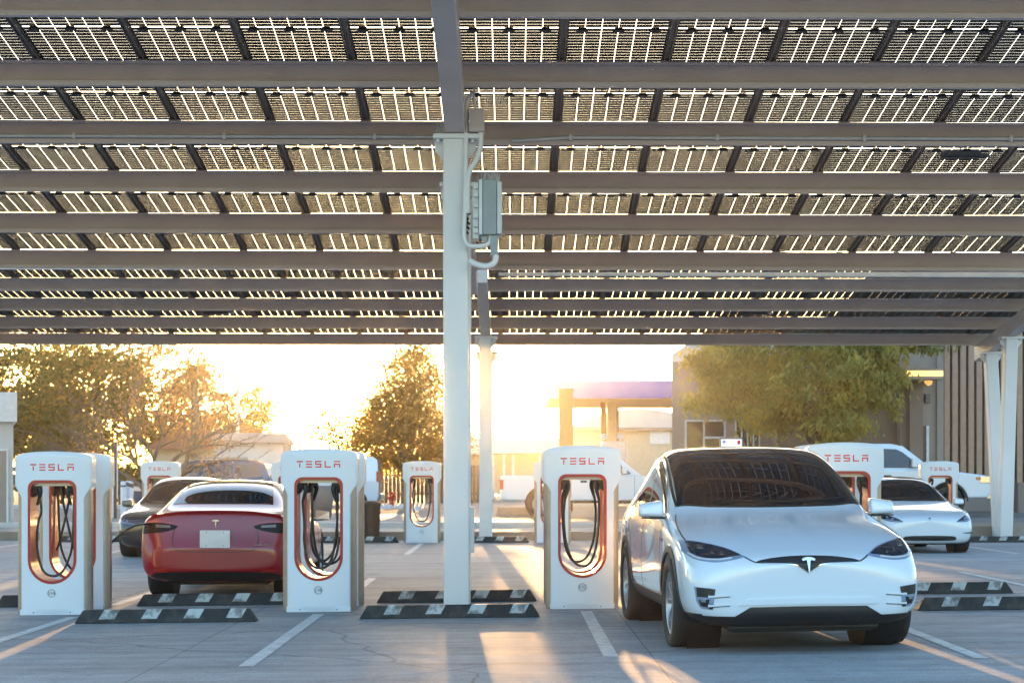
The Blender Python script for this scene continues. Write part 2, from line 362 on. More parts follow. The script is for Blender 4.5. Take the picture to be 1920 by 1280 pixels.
def canopy(name, label, X0, nx, wd, ys, z0, sl_, roll, colY, colX, beamX, jb=True, off=.12):
    """ys purlin positions; panel plane z = z0 - sl_*(Y-ys[0]) - roll*X"""
    root = thing(name, label, 'solar canopy', (colX, colY, gz(colX, colY)))
    ox, oy, oz = root.location
    pitch = ys[1]-ys[0]; zp = lambda X, Y: z0-sl_*(Y-ys[0])-roll*X
    X1 = X0+nx*wd
    def part(mb, nm, m, bevel=0):
        mb.v = [(a-ox, b-oy, c-oz) for a, b, c in mb.v]; return mb.build(nm, m, root, bevel)
    # purlins: C sections open towards the camera
    for i, y in enumerate(ys):
        mb = MB(); t = .006
        za, zb = zp(X0, y)-.04, zp(X1, y)-.04; h = .265
        def sec(y0, y1, d0, d1):
            mb.hexa([(X0, y0, za-d1), (X1, y0, zb-d1), (X1, y1, zb-d1), (X0, y1, za-d1)], [(X0, y0, za-d0), (X1, y0, zb-d0), (X1, y1, zb-d0), (X0, y1, za-d0)])
        sec(y+.07, y+.07+t, 0, h); sec(y, y+.07, 0, t); sec(y, y+.07, h-t, h); sec(y-.004, y, h-.05, h); sec(y-.004, y, 0, .03)
        part(mb, 'purlin', M['steel'])
    for k in range(nx+1):
        X = X0+k*wd; mb = MB(); a = (X, ys[0]-.15, zp(X, ys[0]-.15)); b = (X, ys[-1]+off+.03, zp(X, ys[-1]+off+.03))
        for dx, ww, d0, d1 in ((0, .085, -.012, -.004), (-.026, .012, -.036, -.012), (.026, .012, -.036, -.012), (0, .11, .008, .016)):
            mb.hexa([(X+dx-ww/2, a[1], a[2]+d0), (X+dx+ww/2, a[1], a[2]+d0), (X+dx+ww/2, b[1], b[2]+d0), (X+dx-ww/2, b[1], b[2]+d0)],
                    [(X+dx-ww/2, a[1], a[2]+d1), (X+dx+ww/2, a[1], a[2]+d1), (X+dx+ww/2, b[1], b[2]+d1), (X+dx-ww/2, b[1], b[2]+d1)])
        for y in ys: mb.box(X-.06, X+.06, y-.03, y+.03, zp(X, y)-.039, zp(X, y)-.03)
        part(mb, 'rail', M['rail'])
        mbb = MB(); y = ys[-1]+.12; mbb.tube([(X, y-.12, zp(X, y)-.10), (X, y-.17, zp(X, y)-.10)], .02, 8)
    ln = pitch/math.cos(math.atan(sl_))
    pan = None
    for i in range(len(ys)-1):
        for k in range(nx):
            if pan is None:
                pan = make_panel(wd, ln); pan.parent = root; p = pan
                if jb:
                    for q in (1, 3, 5):
                        jo = make_jbox(); jo.parent = pan; jo.location = (wd*q/6+.0, ln/2, -.002)
                    mbc = MB()
                    for q0, q1 in ((0, 1), (3, 5)):
                        mbc.tube(spline([(wd*(q0+.35)/6, ln/2-.005, -.02), (wd*(q0+q1)/12, ln/2-.02, -.035), (wd*(q1-.35)/6, ln/2-.005, -.02)], 6), .006, 5)
                    cb = mbc.build('cable', M['black'], pan, split=True)
                    pch = list(pan.children)
            else:
                p = pan.copy(); C.objects.link(p); p.parent = root
                if jb:
                    for c in pch: d = c.copy(); C.objects.link(d); d.parent = p
            X = X0+k*wd; Y = ys[i]+off
            p.location = (X-ox, Y-oy, zp(X, Y)-oz); p.rotation_euler = (-math.atan(sl_), 0, 0)
    # beams under the purlins
    for bx in beamX:
        mb = MB(); wb, d = .22, .345; y0, y1 = ys[0]-.4, ys[-1]+.15
        f = lambda y: zp(bx, y)-.07-.237
        mb.hexa([(bx-wb/2, y0, f(y0)-d), (bx+wb/2, y0, f(y0)-d), (bx+wb/2, y1, f(y1)-d), (bx-wb/2, y1, f(y1)-d)], [(bx-wb/2, y0, f(y0)), (bx+wb/2, y0, f(y0)), (bx+wb/2, y1, f(y1)), (bx-wb/2, y1, f(y1))])
        part(mb, 'beam', M['steel'], .012)
        for side, yt in ((0, colY-.52), (1, colY+1.2)):
            zt = f(yt)-d-.03; zt2 = zt; g = gz(bx, colY); cx = .145
            mb = MB(); yb = colY+(.12 if side else -.03)+ .0
            yb = colY+side*.31
            mb.hexa([(bx-cx, yb-.145, g-.05), (bx+cx, yb-.145, g-.05), (bx+cx, yb+.145, g-.05), (bx-cx, yb+.145, g-.05)], [(bx-cx+.01, yt-.14, zt), (bx+cx-.01, yt-.14, zt), (bx+cx-.01, yt+.14, zt-.03), (bx-cx+.01, yt+.14, zt-.03)])
            part(mb, 'column', M['column'], .018)
            mb = MB(); mb.box(bx-.24, bx+.27, yt-.17, yt+.17, zt-.005, zt+.045)
            for sx in (-1, 1):
                mb.prism([(bx+sx*.135, zt-.01), (bx+sx*.23, zt-.01), (bx+sx*.23, zt-.10), (bx+sx*.135, zt-.22)], yt-.02, yt+.02)
                for yy in (-.1, .1): mb.cyl((bx+sx*.19, yt+yy, zt-.04), (bx+sx*.19, yt+yy, zt-.003), .022, 8)
            part(mb, 'cap_plate', M['column'], .004)
    return root, zp, part

NY = [15.95+1.875*i for i in range(7)]
near, zpn, partn = canopy('solar_canopy', 'near solar panel canopy overhead on a pale steel column', .53-1.12*9, 16, 1.12, NY, 8.814-.1478*15.95, .1478, .003, 20.82, -.62, [-.62])
FY = [35.87+1.8325*i for i in range(5)]
far, zpf, partf = canopy('solar_canopy', 'far lower solar panel canopy on V shaped columns', -3.57-1.1*9, 23, 1.1, FY, 1.45+4.07+.128*1.83, .128, .001, 41.1, -.587, [-12.2, -.587, 10.95], jb=False, off=.17)

def spikes(mb, c, wx_, wy_, h, n, lean=.4):
    rnd = random.Random(3)
    for i in range(n):
        a = Vector(c)+Vector((rnd.uniform(-wx_, wx_), rnd.uniform(-wy_, wy_), 0))
        b = a+Vector((rnd.uniform(-lean, lean)*h, rnd.uniform(-lean, lean)*h, h)); mb.tube([a, b], [.003, .0015], 4)
# conduit along the third purlin, gutter, junction box and spikes belong to the canopy
mb = MB(); py = NY[3]-.02
for x0, x1, dz in ((.0, 8.2, 0), (-9.3, -.9, 0)):
    pts = []
    for i in range(25):
        X = x0+(x1-x0)*i/24; bend = -.05*math.exp(-((X-.1)/.25)**2) if x0 == 0 else 0
        pts.append((X, py-.03, zpn(X, py)-.235+bend))
    mb.tube(pts, .022, 8)
    for i in range(2, 24, 5): p = pts[i]; mb.box(p[0]-.02, p[0]+.02, py-.06, py, p[2]-.035, p[2]+.035)
partn(mb, 'conduit', M['galv'])
mb = MB(); gy = NY[-1]+.16; zg_ = zpn(0, gy)-.33
mb.hexa([(-.2, gy, zg_-.02), (8.4, gy, zg_-.05), (8.4, gy+.12, zg_-.05), (-.2, gy+.12, zg_-.02)], [(-.2, gy, zg_+.02), (8.4, gy, zg_+.03), (8.4, gy+.12, zg_+.03), (-.2, gy+.12, zg_+.02)])
partn(mb, 'gutter', M['trim'])
mb = MB(); spikes(mb, (-.80, 20.2, 4.92+.4), .07, .1, .16, 12, .15)
zt_ = zpn(-.62, 20.3)-.07-.236-.345
mb = MB(); spikes(mb, (-.80, 20.22, zt_+.02), .06, .08, .16, 14, .15); partn(mb, 'bird_spikes', M['galv']); mb = MB(); spikes(mb, (-.20, 20.3, zt_+.36), .12, .05, .16, 12, .3)
partn(mb, 'bird_spikes', M['galv'])
# conduits that run down the near column
mb = MB(); cx = -.62+.145
def cp(x, y, Y=20.15): return (wx(x, Y), Y, wz(y, Y))
mb.tube(spline([cp(886, 175), cp(876, 190), cp(874, 230), cp(873, 300), cp(872, 380), cp(870, 430), cp(872, 452), cp(882, 461), cp(905, 461), cp(918, 455), cp(921, 440)], 40), .026, 8)
mb.tube(spline([cp(901, 248), cp(901, 275), cp(893, 300), cp(880, 322), cp(877, 350), cp(877, 400)], 20), .03, 8)
mb.tube(spline([cp(930, 478), cp(927, 492), cp(912, 499), cp(892, 495), cp(880, 488)], 16), .034, 8)
mb.tube(spline([cp(890, 160), cp(888, 180), cp(892, 200), cp(890, 212)], 10), .012, 6)
partn(mb, 'conduit', M['column'])
mb = MB(); a = cp(880, 206); b = cp(908, 249); mb.box(a[0], b[0], 20.05, 20.3, b[2], a[2])
partn(mb, 'junction_box', M['steel'], .006)
mb = MB(); a = wx(880, 20.8); b = wx(889, 20.8); mb.box(a, b, 20.72, 20.98, wz(1035, 20.8), wz(950, 20.8))
partn(mb, 'switch_box', M['column'], .006)
# inverter hung on the column: a thing of its own
iv = thing('inverter', 'grey electrical inverter box with bird spikes hung on the near canopy column', 'electrical box', (wx(905, 20.1), 20.1, wz(440, 20.1)))
k_ = F/20.1; P_ = lambda px: px/k_
mb = MB(); mb.box(0, P_(26), -.02, .42, 0, P_(103)); mb.build('case', M['box'], iv, .008)
mb = MB(); mb.box(P_(-7), -.003, -.035, .40, 0, P_(103)); mb.build('front_frame', M['trim'], iv, .004)
mb = MB()
for z in (95, 80, 60, 40, 24, 12): mb.box(P_(-17), P_(-8), 0, .3, P_(z-9), P_(z))
mb.box(P_(-19), P_(-7.5), .04, .32, P_(-6), P_(100)); mb.build('heat_sink', M['galv'], iv, .003)
mb = MB(); mb.box(P_(26)+.003, P_(36), .0, .4, P_(2), P_(100)); mb.build('side_fin', M['galv'], iv, .006)
mb = MB(); mb.box(P_(-2), P_(8), .05, .3, P_(-12), -.003); mb.box(P_(14), P_(29), .02, .3, P_(-60+22), -.003); mb.build('cable_gland', M['box'], iv, .004)
mb = MB(); spikes(mb, (P_(10), .15, P_(103)), P_(22), .14, P_(17), 34, .5); mb.build('bird_spikes', M['trim'], iv); mb = MB(); spikes(mb, (P_(-26), .1, P_(70)), P_(5), .05, P_(12), 8, .5); mb.build('bird_spikes', M['trim'], iv)
mb = MB()
for i in range(7): x = P_(-28+random.uniform(-3, 3)); mb.tube(spline([(x, .1, P_(70-i*9)), (x-P_(3), .1, P_(64-i*9)), (x+P_(4), .1, P_(58-i*9))], 5), .012, 6)
mb.build('wiring', M['black'], iv)
# lamps under the canopies
def fixture(label, X, Y, z, L):
    t = thing('light_fixture', label, 'light fixture', (X, Y, z), 0, 'lamps under the canopies')
    mb = MB(); mb.box(-L/2, L/2, -.07, .07, -.09, -.02); mb.box(-L/2+.05, L/2-.02, -.05, .05, -.02, .01); mb.build('housing', M['lampgrey'], t, .006)
    mb = MB()
    for i in range(16): x = -L/2+.02+i*(L-.04)/16; mb.box(x, x+.012, -.076, -.071, -.085, -.025)
    mb.build('fins', M['black'], t)
    mb = MB(); mb.tube([(0, 0, .01), (0, 0, .16)], .012, 8); mb.tube([(L/2, 0, -.05), (L/2+.12, 0, -.06)], .02, 8); mb.build('bracket', M['galv'], t)
fixture('long dark lamp below the panels of the near canopy at right', wx(1801, 23.0), 23.0, wz(284, 23), .48)
fixture('dark lamp under the far canopy left of the middle', wx(405, 41), 41, wz(582, 41), .55)
fixture('dark lamp under the far canopy above the shade tree', wx(1416, 41), 41, wz(582, 41), .55)

# ------------------------------------------------------------------ chargers
def star(poly, c, n):
    """radius of a polygon around c at n angles"""
    out = []; k = len(poly)
    for i in range(n):
        a = 2*PI*i/n+.0001; dx, dy = math.cos(a), math.sin(a); best = 0
        for j in range(k):
            x1, y1 = poly[j][0]-c[0], poly[j][1]-c[1]; x2, y2 = poly[(j+1) % k][0]-c[0], poly[(j+1) % k][1]-c[1]
            ex, ey = x2-x1, y2-y1; den = dx*ey-dy*ex
            if abs(den) < 1e-12: continue
            t = (x1*ey-y1*ex)/den; u = (x1*dy-y1*dx)/den
            if -1e-9 <= u <= 1+1e-9 and t > best: best = t
        out.append((c[0]+dx*best, c[1]+dy*best))
    return out
def ring_prism(mb, outer, inner, steps, yf, mi=0, edge=.9, inner_wall=True):
    n = len(outer)
    for sgn in (-1, 1):
        vs = []
        for t in steps:
            for (ox, oz), (ix, iz) in zip(outer, inner):
                x = ix+(ox-ix)*t; z = iz+(oz-iz)*t; d = yf(x, z)
                if t > .999: d *= edge
                vs.append((x, sgn*d, z))
        fs = []
        for j in range(len(steps)-1):
            for i in range(n):
                a = j*n+i; b = j*n+(i+1) % n; fs.append((a, b, b+n, a+n) if sgn > 0 else (a, a+n, b+n, b))
        mb.add(vs, fs, mi, True)
    vs = [(x, -yf(x, z)*edge, z) for x, z in outer]+[(x, yf(x, z)*edge, z) for x, z in outer]
    mb.add(vs, [(i, (i+1) % n, (i+1) % n+n, i+n) for i in range(n)], mi, True)
    if inner_wall:
        vs = [(x, -yf(x, z), z) for x, z in inner]+[(x, yf(x, z), z) for x, z in inner]
        mb.add(vs, [(i, i+n, (i+1) % n+n, (i+1) % n) for i in range(n)], mi, True)
def arc(cx, cz, r, a0, a1, n): return [(cx+r*math.cos(R(a0+(a1-a0)*i/n)), cz+r*math.sin(R(a0+(a1-a0)*i/n))) for i in range(n+1)]
def hole_poly(o): 
    w_, zt, zc = .265-o, 1.463-o, .60
    return arc(0, zc, w_, 180, 360, 40)+arc(w_-.09+o*.3, zt-.09+o*.3, .09-o*.3, 0, 90, 10)+arc(-w_+.09-o*.3, zt-.09+o*.3, .09-o*.3, 90, 180, 10)
def shell_poly():
    r = []
    r += [(.343, .0), (.343, 1.27)]; r += [(.343+.077*(1-math.cos(PI*t/8))/2, 1.27+.13*t/8) for t in range(1, 9)]
    r += [(.42, 1.70), (.412, 1.722)]
    r += [(.40*math.cos(PI*t/24), 1.722+.053*math.sin(PI*t/24)) for t in range(1, 24)]
    return r+[(-x, z) for x, z in reversed(r[:-23])]
LET = {'T': [(0, 1, 1, .80), (.41, .68, .59, 0)], 'E': [(0, 1, 1, .82), (0, .59, 1, .41), (0, .18, 1, 0)],
       'S': [(0, 1, 1, .82), (0, .82, .18, .59), (0, .59, 1, .41), (.82, .41, 1, .18), (0, .18, 1, 0)],
       'L': [(0, 1, .18, .18), (0, .18, 1, 0)], 'A': [(0, 1, 1, .82), (0, .60, 1, .42), (0, .42, .18, 0), (.82, .42, 1, 0)]}
yshell = lambda x, z: .185-.075*min(1.2, (abs(x)/.42))**2.4
def charger(badge, variant=0):
    root = bpy.data.objects.new('charging_post', None); C.objects.link(root)
    N = 176; c = (0, .95)
    so_ = star(shell_poly(), c, N); ho = star(hole_poly(0), c, N); hi = star(hole_poly(.030), c, N)
    mb = MB(); ring_prism(mb, so_, ho, [0, .2, .4, .6, .8, .94, 1.0], yshell, edge=.93, inner_wall=False)
    mb.build('shell', M['white'], root, fix=False)
    co = star([(.40, 0), (.40, 1.40), (-.40, 1.40), (-.40, 0)], c, N)
    yc = lambda x, z: .128*(max(0, 1-(abs(x)/.415)**5))**.5
    mb = MB(); ring_prism(mb, co, ho, [0, .3, .6, .8, .9, .96, 1.0], yc, edge=1, inner_wall=False); mb.build('side_cladding', M['clad'], root, fix=False)
    mb = MB(); ring_prism(mb, ho, hi, [0, .5, 1], lambda x, z: yshell(x, z)+.006, edge=1.0); mb.build('opening_liner', M['red'], root, fix=False)
    mb = MB(); mb.box(-.349, .349, -.176, .176, -.03, .055); 
    mb.build('base_plate', M['white'], root, .004)
    mb = MB(); s = .072; pt = .1015; x0 = -pt*2-.034
    for i, ch in enumerate('TESLA'):
        for a, b, cc, d in LET[ch]:
            xa, xb = x0+i*pt+a*.068, x0+i*pt+cc*.068; za, zb = 1.567+d*s, 1.567+b*s
            ya, yb = -yshell(xa, 0)-.0025, -yshell(xb, 0)-.0025
            mb.hexa([(xa, ya, za), (xb, yb, za), (xb, yb+.004, za), (xa, ya+.004, za)], [(xa, ya, zb), (xb, yb, zb), (xb, yb+.004, zb), (xa, ya+.004, zb)])
    mb.build('lettering', M['redtext'], root)
    mb = MB(); mt = Matrix.Translation((0, -.1885, .235)) @ Matrix.Rotation(R(90), 4, 'X')
    mb.lathe([(.038, 0), (.038, .003), (.043, .003), (.043, 0), (.038, 0)], 40, 0, mt, False)
    bd = mb.build('number_badge', M['greytext'], root)
    mb = MB(); text_mb(badge, .046, mb, (0, -.1885, .235), (1, 0, 0), (0, 0, 1), 0); mb.build('lettering', M['greytext'], bd)
    mb = MB()
    for x in (-.2, .2): mb.cyl((x, -.183, .026), (x, -.178, .026), .007, 10)
    mb.build('bolt', M['greytext'], root, split=True)
    # holsters, connectors and cables
    for sx in (-1, 1):
        mb = MB(); mb.hexa([(sx*.245, -.10, 1.27), (sx*.20, -.08, 1.30), (sx*.20, .04, 1.30), (sx*.245, .06, 1.27)], [(sx*.245, -.13, 1.44), (sx*.135, -.12, 1.44), (sx*.135, .06, 1.44), (sx*.245, .08, 1.44)])
        mb.tube(spline([(sx*.17, -.06, 1.40), (sx*.15, -.075, 1.33), (sx*.165, -.07, 1.26), (sx*.185, -.065, 1.19)], 8), [.03, .033, .028, .025, .022, .02, .018, .016], 8)
        mb.build('holster', M['black'], root, .006)
    mb = MB()
    if variant == 0:
        mb.tube(spline([(-.185, -.065, 1.2), (-.20, -.07, 1.0), (-.175, -.08, .72), (-.10, -.09, .52), (0, -.10, .46), (.09, -.09, .50), (.155, -.08, .68), (.185, -.07, 1.0), (.185, -.065, 1.2)], 50), .0135, 8)
    elif variant == 1:
        mb.tube(spline([(-.185, -.065, 1.2), (-.165, -.07, .95), (-.165, -.08, .75), (-.12, -.09, .55), (-.02, -.10, .47), (.08, -.09, .49), (.18, -.08, .60), (.215, -.07, .80)], 50), .0135, 8)
        mb.tube(spline([(-.085, .02, 1.42), (-.09, .02, 1.1), (-.095, .02, .78), (-.04, .02, .60), (.05, .02, .51), (.12, .02, .56), (.17, .02, .8), (.19, .02, 1.1), (.19, .02, 1.42)], 50), .0135, 8)
    else:
        mb.tube(spline([(-.165, -.05, 1.3), (-.145, -.06, 1.12), (-.175, -.07, 1.0), (-.185, -.08, .75), (-.13, -.09, .50), (-.03, -.10, .42), (.08, -.10, .45), (.16, -.08, .60), (.20, -.07, .8), (.215, -.05, 1.3)], 60), .0135, 8)
        mb.tube(spline([(.04, .02, 1.42), (.10, .02, 1.1), (.17, .02, .8), (.215, .02, .66)], 24), .0135, 8)
    mb.build('cable', M['black'], root, fix=False, split=True)
    return root
def put(o, X, Y, rot, label, group, z=None):
    o.location = (X, Y, gz(X, Y) if z is None else z); o.rotation_euler = (0, 0, rot); tag(o, label, 'charger', group); return o
G1 = 'white charging posts of the near row'; G2 = 'white charging posts of the far row'
cA = put(charger('11A', 2), wx(97, 20.1)+.0, 20.28, 0, 'white charging post marked 11A at the left edge', G1)
cB = put(charger('11B', 1), wx(597, 20.1), 20.28, 0, 'white charging post marked 11B beside the red sedan', G1)
cC = put(charger('11C', 0), wx(1092, 20.1), 20.28, 0, 'white charging post marked 11C left of the big white car', G1)
cD = put(charger('11D', 1), 3.64, 20.28, 0, 'white charging post half hidden behind the windscreen pillar of the big white car', G1)
back = [('rear post back to back with the post marked 11A, cable plugged into the red sedan', -4.98), ('rear post back to back with the post marked 11B', -2.09),
        ('rear post back to back with the post marked 11C', .76), ('rear post behind the one next to the big white car', 3.62)]
for (lb, X), src in zip(back, (cA, cB, cC, cD)):
    put(copy_tree(src), X, 21.1, PI, lb, G1)
    if X < -4:
        bA = [o for o in C.objects if o.get('label') == lb][0]
fc = copy_tree(cC); 
put(fc, wx(300, 40.3), 40.4, 0, 'distant charging post left of the red sedan roof, in front of the bare tree', G2)
for x, lb in ((545, 'distant charging post barely showing left of the post marked 11B'), (791, 'distant charging post standing clear between post 11B and the near canopy column'),
              (1036, 'distant charging post peeking out left of the post marked 11C'), (1762, 'distant charging post in front of the white pickup at right')):
    put(copy_tree(fc), wx(x, 40.3), 40.4, 0, lb, G2)

# ------------------------------------------------------------------ wheel stops
def wheel_stop():
    root = bpy.data.objects.new('wheel_stop', None); C.objects.link(root)
    L, W, Ht = .93, .085, .132
    mb = MB(); mb.hexa([(-L, -W, 0), (L, -W, 0), (L, W, 0), (-L, W, 0)], [(-L+.08, -.03, Ht), (L-.08, -.03, Ht), (L-.08, .03, Ht), (-L+.08, .03, Ht)])
    mb.build('body', M['stopblack'], root, .012)
    mb = MB()
    for x in (-.62, .62): mb.cyl((x, 0, Ht-.005), (x, 0, Ht+.006), .018, 10)
    mb.build('bolt', M['greytext'], root, split=True)
    for q in range(4):
        xa = -.68+q*.43; mb = MB(); e = .0025
        # slanted stripe over front face and top
        def fr(x, t): return (x, -W+t*(W-.03)-e*1.2, t*Ht+e)
        mb.quad(fr(xa, .30), fr(xa+.16, .30), fr(xa+.21, 1.0), fr(xa+.05, 1.0)); mb.quad((xa+.05, -.03-.001, Ht+e), (xa+.21, -.03-.001, Ht+e), (xa+.23, .028, Ht+e), (xa+.07, .028, Ht+e))
        mb.build('stripe', M['stopwhite'], root, fix=False)
    return root
ws = wheel_stop(); first = True
GW = 'black and white striped wheel stops'
stops = [(-3.52, 18.85, 'striped wheel stop nearest the camera, right of the post marked 11A'), (-.64, 19.05, 'striped wheel stop in front of the near canopy column'), (5.15, 19.3, 'striped wheel stop in front, right of the big white car'),
         (-6.3, 21.5, 'striped wheel stop cut by the left picture edge'), (-3.40, 21.35, 'striped wheel stop under the tail of the red sedan'), (-.64, 21.45, 'striped wheel stop just behind the near canopy column'), (5.0, 21.9, 'striped wheel stop of the second line, right of the big white car'),
         (-9.1, 40.7, 'far wheel stop seen behind the leftmost charging posts'), (-3.38, 40.2, 'far wheel stop between post 11B and the distant clear post'), (-.55, 40.3, 'far wheel stop by the middle far column'), (10.9, 40.5, 'far wheel stop at the foot of the right V shaped column')]
for X, Y, lb in stops:
    o = ws if first else copy_tree(ws); first = False
    o.location = (X, Y, gz(X, Y)+.002); o.rotation_euler = (0, math.atan(-.0115) if Y < 30 else 0, R(random.uniform(-.6, .6))); tag(o, lb, 'wheel stop', GW)

# ------------------------------------------------------------------ lofted cars
def loft(stations, level=3):
    n = len(stations[0][1]); vs = []; rings = []
    for y, pts in stations:
        ring = []
        for x, z in pts: vs.append((x, y, z)); ring.append(len(vs)-1)
        for x, z in reversed(pts[1:-1]): vs.append((-x, y, z)); ring.append(len(vs)-1)
        rings.append(ring)
    k = len(rings[0]); fs = []
    for a, b in zip(rings, rings[1:]):
        for i in range(k): j = (i+1) % k; fs.append((a[i], a[j], b[j], b[i]))
    for ring, flip in ((rings[0], 1), (rings[-1], 0)):
        for i in range(n-1):
            r0, r1 = ring[i], ring[i+1]; l0 = ring[(k-i) % k]; l1 = ring[(k-i-1) % k]
            f = [r0, r1, l1, l0]; f = [v for q, v in enumerate(f) if v not in f[:q]]
            fs.append(tuple(f if not flip else f[::-1]))
    me = bpy.data.meshes.new('cage'); me.from_pydata(vs, [], fs)
    bm = bmesh.new(); bm.from_mesh(me); bmesh.ops.recalc_face_normals(bm, faces=bm.faces[:]); bm.to_mesh(me); bm.free()
    o = bpy.data.objects.new('cage', me); C.objects.link(o)
    s = o.modifiers.new('s', 'SUBSURF'); s.levels = level; s.render_levels = level
    return o
def bake(o, name):
    dg = bpy.context.evaluated_depsgraph_get(); me = bpy.data.meshes.new_from_object(o.evaluated_get(dg)); me.name = name
    return me
class Skin:
    """projects outlines onto a finished body, giving thin curved parts that sit on it"""
    def __init__(s, me):
        s.t = BVHTree.FromPolygons([v.co.copy() for v in me.vertices], [tuple(p.vertices) for p in me.polygons])
    def hit(s, view, a, b, side=1):
        if view == 'front': o, d = Vector((a, -3, b)), Vector((0, 1, 0))
        elif view == 'back': o, d = Vector((a, 9, b)), Vector((0, -1, 0))
        elif view == 'top': o, d = Vector((a, b, 4)), Vector((0, 0, -1))
        elif view == 'side': o, d = Vector((3*side, a, b)), Vector((-side, 0, 0))
        h = s.t.ray_cast(o, d)
        if h[0] is None:
            # slide to the nearest place on the body
            base = {'front': Vector((a, .3, b)), 'back': Vector((a, 4.5, b)), 'top': Vector((a, b, 1.4)), 'side': Vector((.9*side, a, b))}[view]
            h = s.t.find_nearest(base)
        return h[0], h[1], -d
    def patch(s, mb, view, A, B, n=16, m=6, off=.004, side=1, mi=0, deep=.012, smooth=True):
        A = spline([(*p, 0) for p in A], n); B = spline([(*p, 0) for p in B], n); g = []; q = []
        for j in range(m+1):
            for i in range(n):
                p = A[i].lerp(B[i], j/m); h, nn, dd = s.hit(view, p.x, p.y, side)
                if nn.dot(dd) < 0: nn = -nn
                g.append(h+nn*off); q.append(h-nn*deep)
        fs = [(j*n+i, j*n+i+1, (j+1)*n+i+1, (j+1)*n+i) for j in range(m) for i in range(n-1)]
        # make every face look outwards
        c = (g[fs[0][1]]-g[fs[0][0]]).cross(g[fs[0][3]]-g[fs[0][0]]); h0, n0, d0 = s.hit(view, A[0].lerp(B[0], .5).x, A[n//2].lerp(B[n//2], .5).y, side)
        mid = fs[len(fs)//2+n//3 if len(fs) > 4 else 0]; c = (g[mid[1]]-g[mid[0]]).cross(g[mid[3]]-g[mid[0]])
        if c.dot(d0) < 0: fs = [f[::-1] for f in fs]
        mb.add(g, fs, mi, smooth)
        edge = [i for i in range(n)]+[j*n+n-1 for j in range(1, m+1)]+[m*n+i for i in range(n-2, -1, -1)]+[j*n for j in range(m-1, 0, -1)]
        vs = [g[i] for i in edge]+[q[i] for i in edge]; k = len(edge)
        mb.add(vs, [(i, (i+1) % k, (i+1) % k+k, i+k) for i in range(k)], mi)
        return mb
    def line(s, mb, view, pts, wd=.007, off=.0022, side=1, n=None, mi=0):
        n = n or max(8, len(pts)*6); P = spline([(*p, 0) for p in pts], n)
        if len(pts) == 2: P = spline([(*p, 0) for p in pts], n)
        A = []; B = []
        for i, p in enumerate(P):
            d = (P[min(i+1, n-1)]-P[max(i-1, 0)]); nn = Vector((-d.y, d.x, 0)).normalized()*wd/2; A.append((p+nn)[:2]); B.append((p-nn)[:2])
        return s.patch(mb, view, A, B, n, 1, off, side, mi, .003)
def mirror(pts): return [(-a, b) for a, b in pts]

def wheel(r, wd, style='turbine', tread=True):
    """axis along X, outer face at +X; returns an Empty"""
    root = bpy.data.objects.new('wheel', None); C.objects.link(root)
    mx = Matrix.Rotation(R(90), 4, 'Y'); h = wd/2; ri = r*.72
    mb = MB(); pr = [(ri, -h*.8), (ri+.02, -h*.98), (r*.93, -h), (r*.985, -h*.86), (r, -h*.6), (r, h*.6), (r*.985, h*.86), (r*.93, h), (ri+.02, h*.98), (ri, h*.8), (ri-.01, h*.5), (ri-.01, -h*.5), (ri, -h*.8)]
    mb.lathe(pr, 56, 0, mx)
    tyre = mb.build('tyre', M['rubber'], root)
    if tread:
        mb = MB()
        for u in (-.35, -.1, .15, .4): mb.lathe([(r+.0015, h*u), (r+.0015, h*u+.009)], 56, 0, mx)
        mb.build('tread_groove', M['black'], tyre)
    mb = MB(); mb.lathe([(ri+.004, h*.82), (ri-.018, h*.78), (ri-.03, h*.5), (ri-.035, -h*.7), (.0, -h*.7)], 48, 0, mx)
    rim = mb.build('rim', M['alloy'], root, fix=True)
    mb = MB()
    ns = 5 if style == 'five' else 10
    for i in range(ns):
        a = 2*PI*i/ns; ws_ = .05 if ns == 5 else .022
        ca, sa = math.cos(a), math.sin(a); tw = .16 if ns == 10 else 0
        c2, s2 = math.cos(a+tw), math.sin(a+tw); r0, r1 = .045, ri-.012
        x0, x1 = h*.62, h*.72
        mb.hexa([(x0-.03, r0*ca-ws_*sa*-.6, r0*sa+ws_*ca*-.6), (x0-.03, r0*ca-ws_*sa*.6, r0*sa+ws_*ca*.6), (x1-.03, r1*c2-ws_*s2, r1*s2+ws_*c2), (x1-.03, r1*c2+ws_*s2, r1*s2-ws_*c2)],
                [(x0, r0*ca-ws_*sa*-.6, r0*sa+ws_*ca*-.6), (x0, r0*ca-ws_*sa*.6, r0*sa+ws_*ca*.6), (x1, r1*c2-ws_*s2, r1*s2+ws_*c2), (x1, r1*c2+ws_*s2, r1*s2-ws_*c2)])
    mb.lathe([(.0, h*.68), (.05, h*.66), (.06, h*.55)], 20, 0, mx)
    mb.build('spokes', M['alloy'], rim, .004)
    mb = MB(); mb.lathe([(0, -h*.2), (r*.5, -h*.2), (r*.5, -h*.35)], 32, 0, mx); mb.build('brake_disc', M['black'], rim)
    return root

def emblem(mb, s=.09):
    """small T shaped badge in the xz plane, facing -y, centred at the top"""
    top = [(-.5, -.02), (-.3, .10), (0, .14), (.3, .10), (.5, -.02), (.40, -.16), (.2, -.10), (.13, -.12), (.02, -1), (-.02, -1), (-.13, -.12), (-.2, -.10), (-.40, -.16)]
    mb.prism([(x*s, z*s) for x, z in top], -.004, .004, 'y')

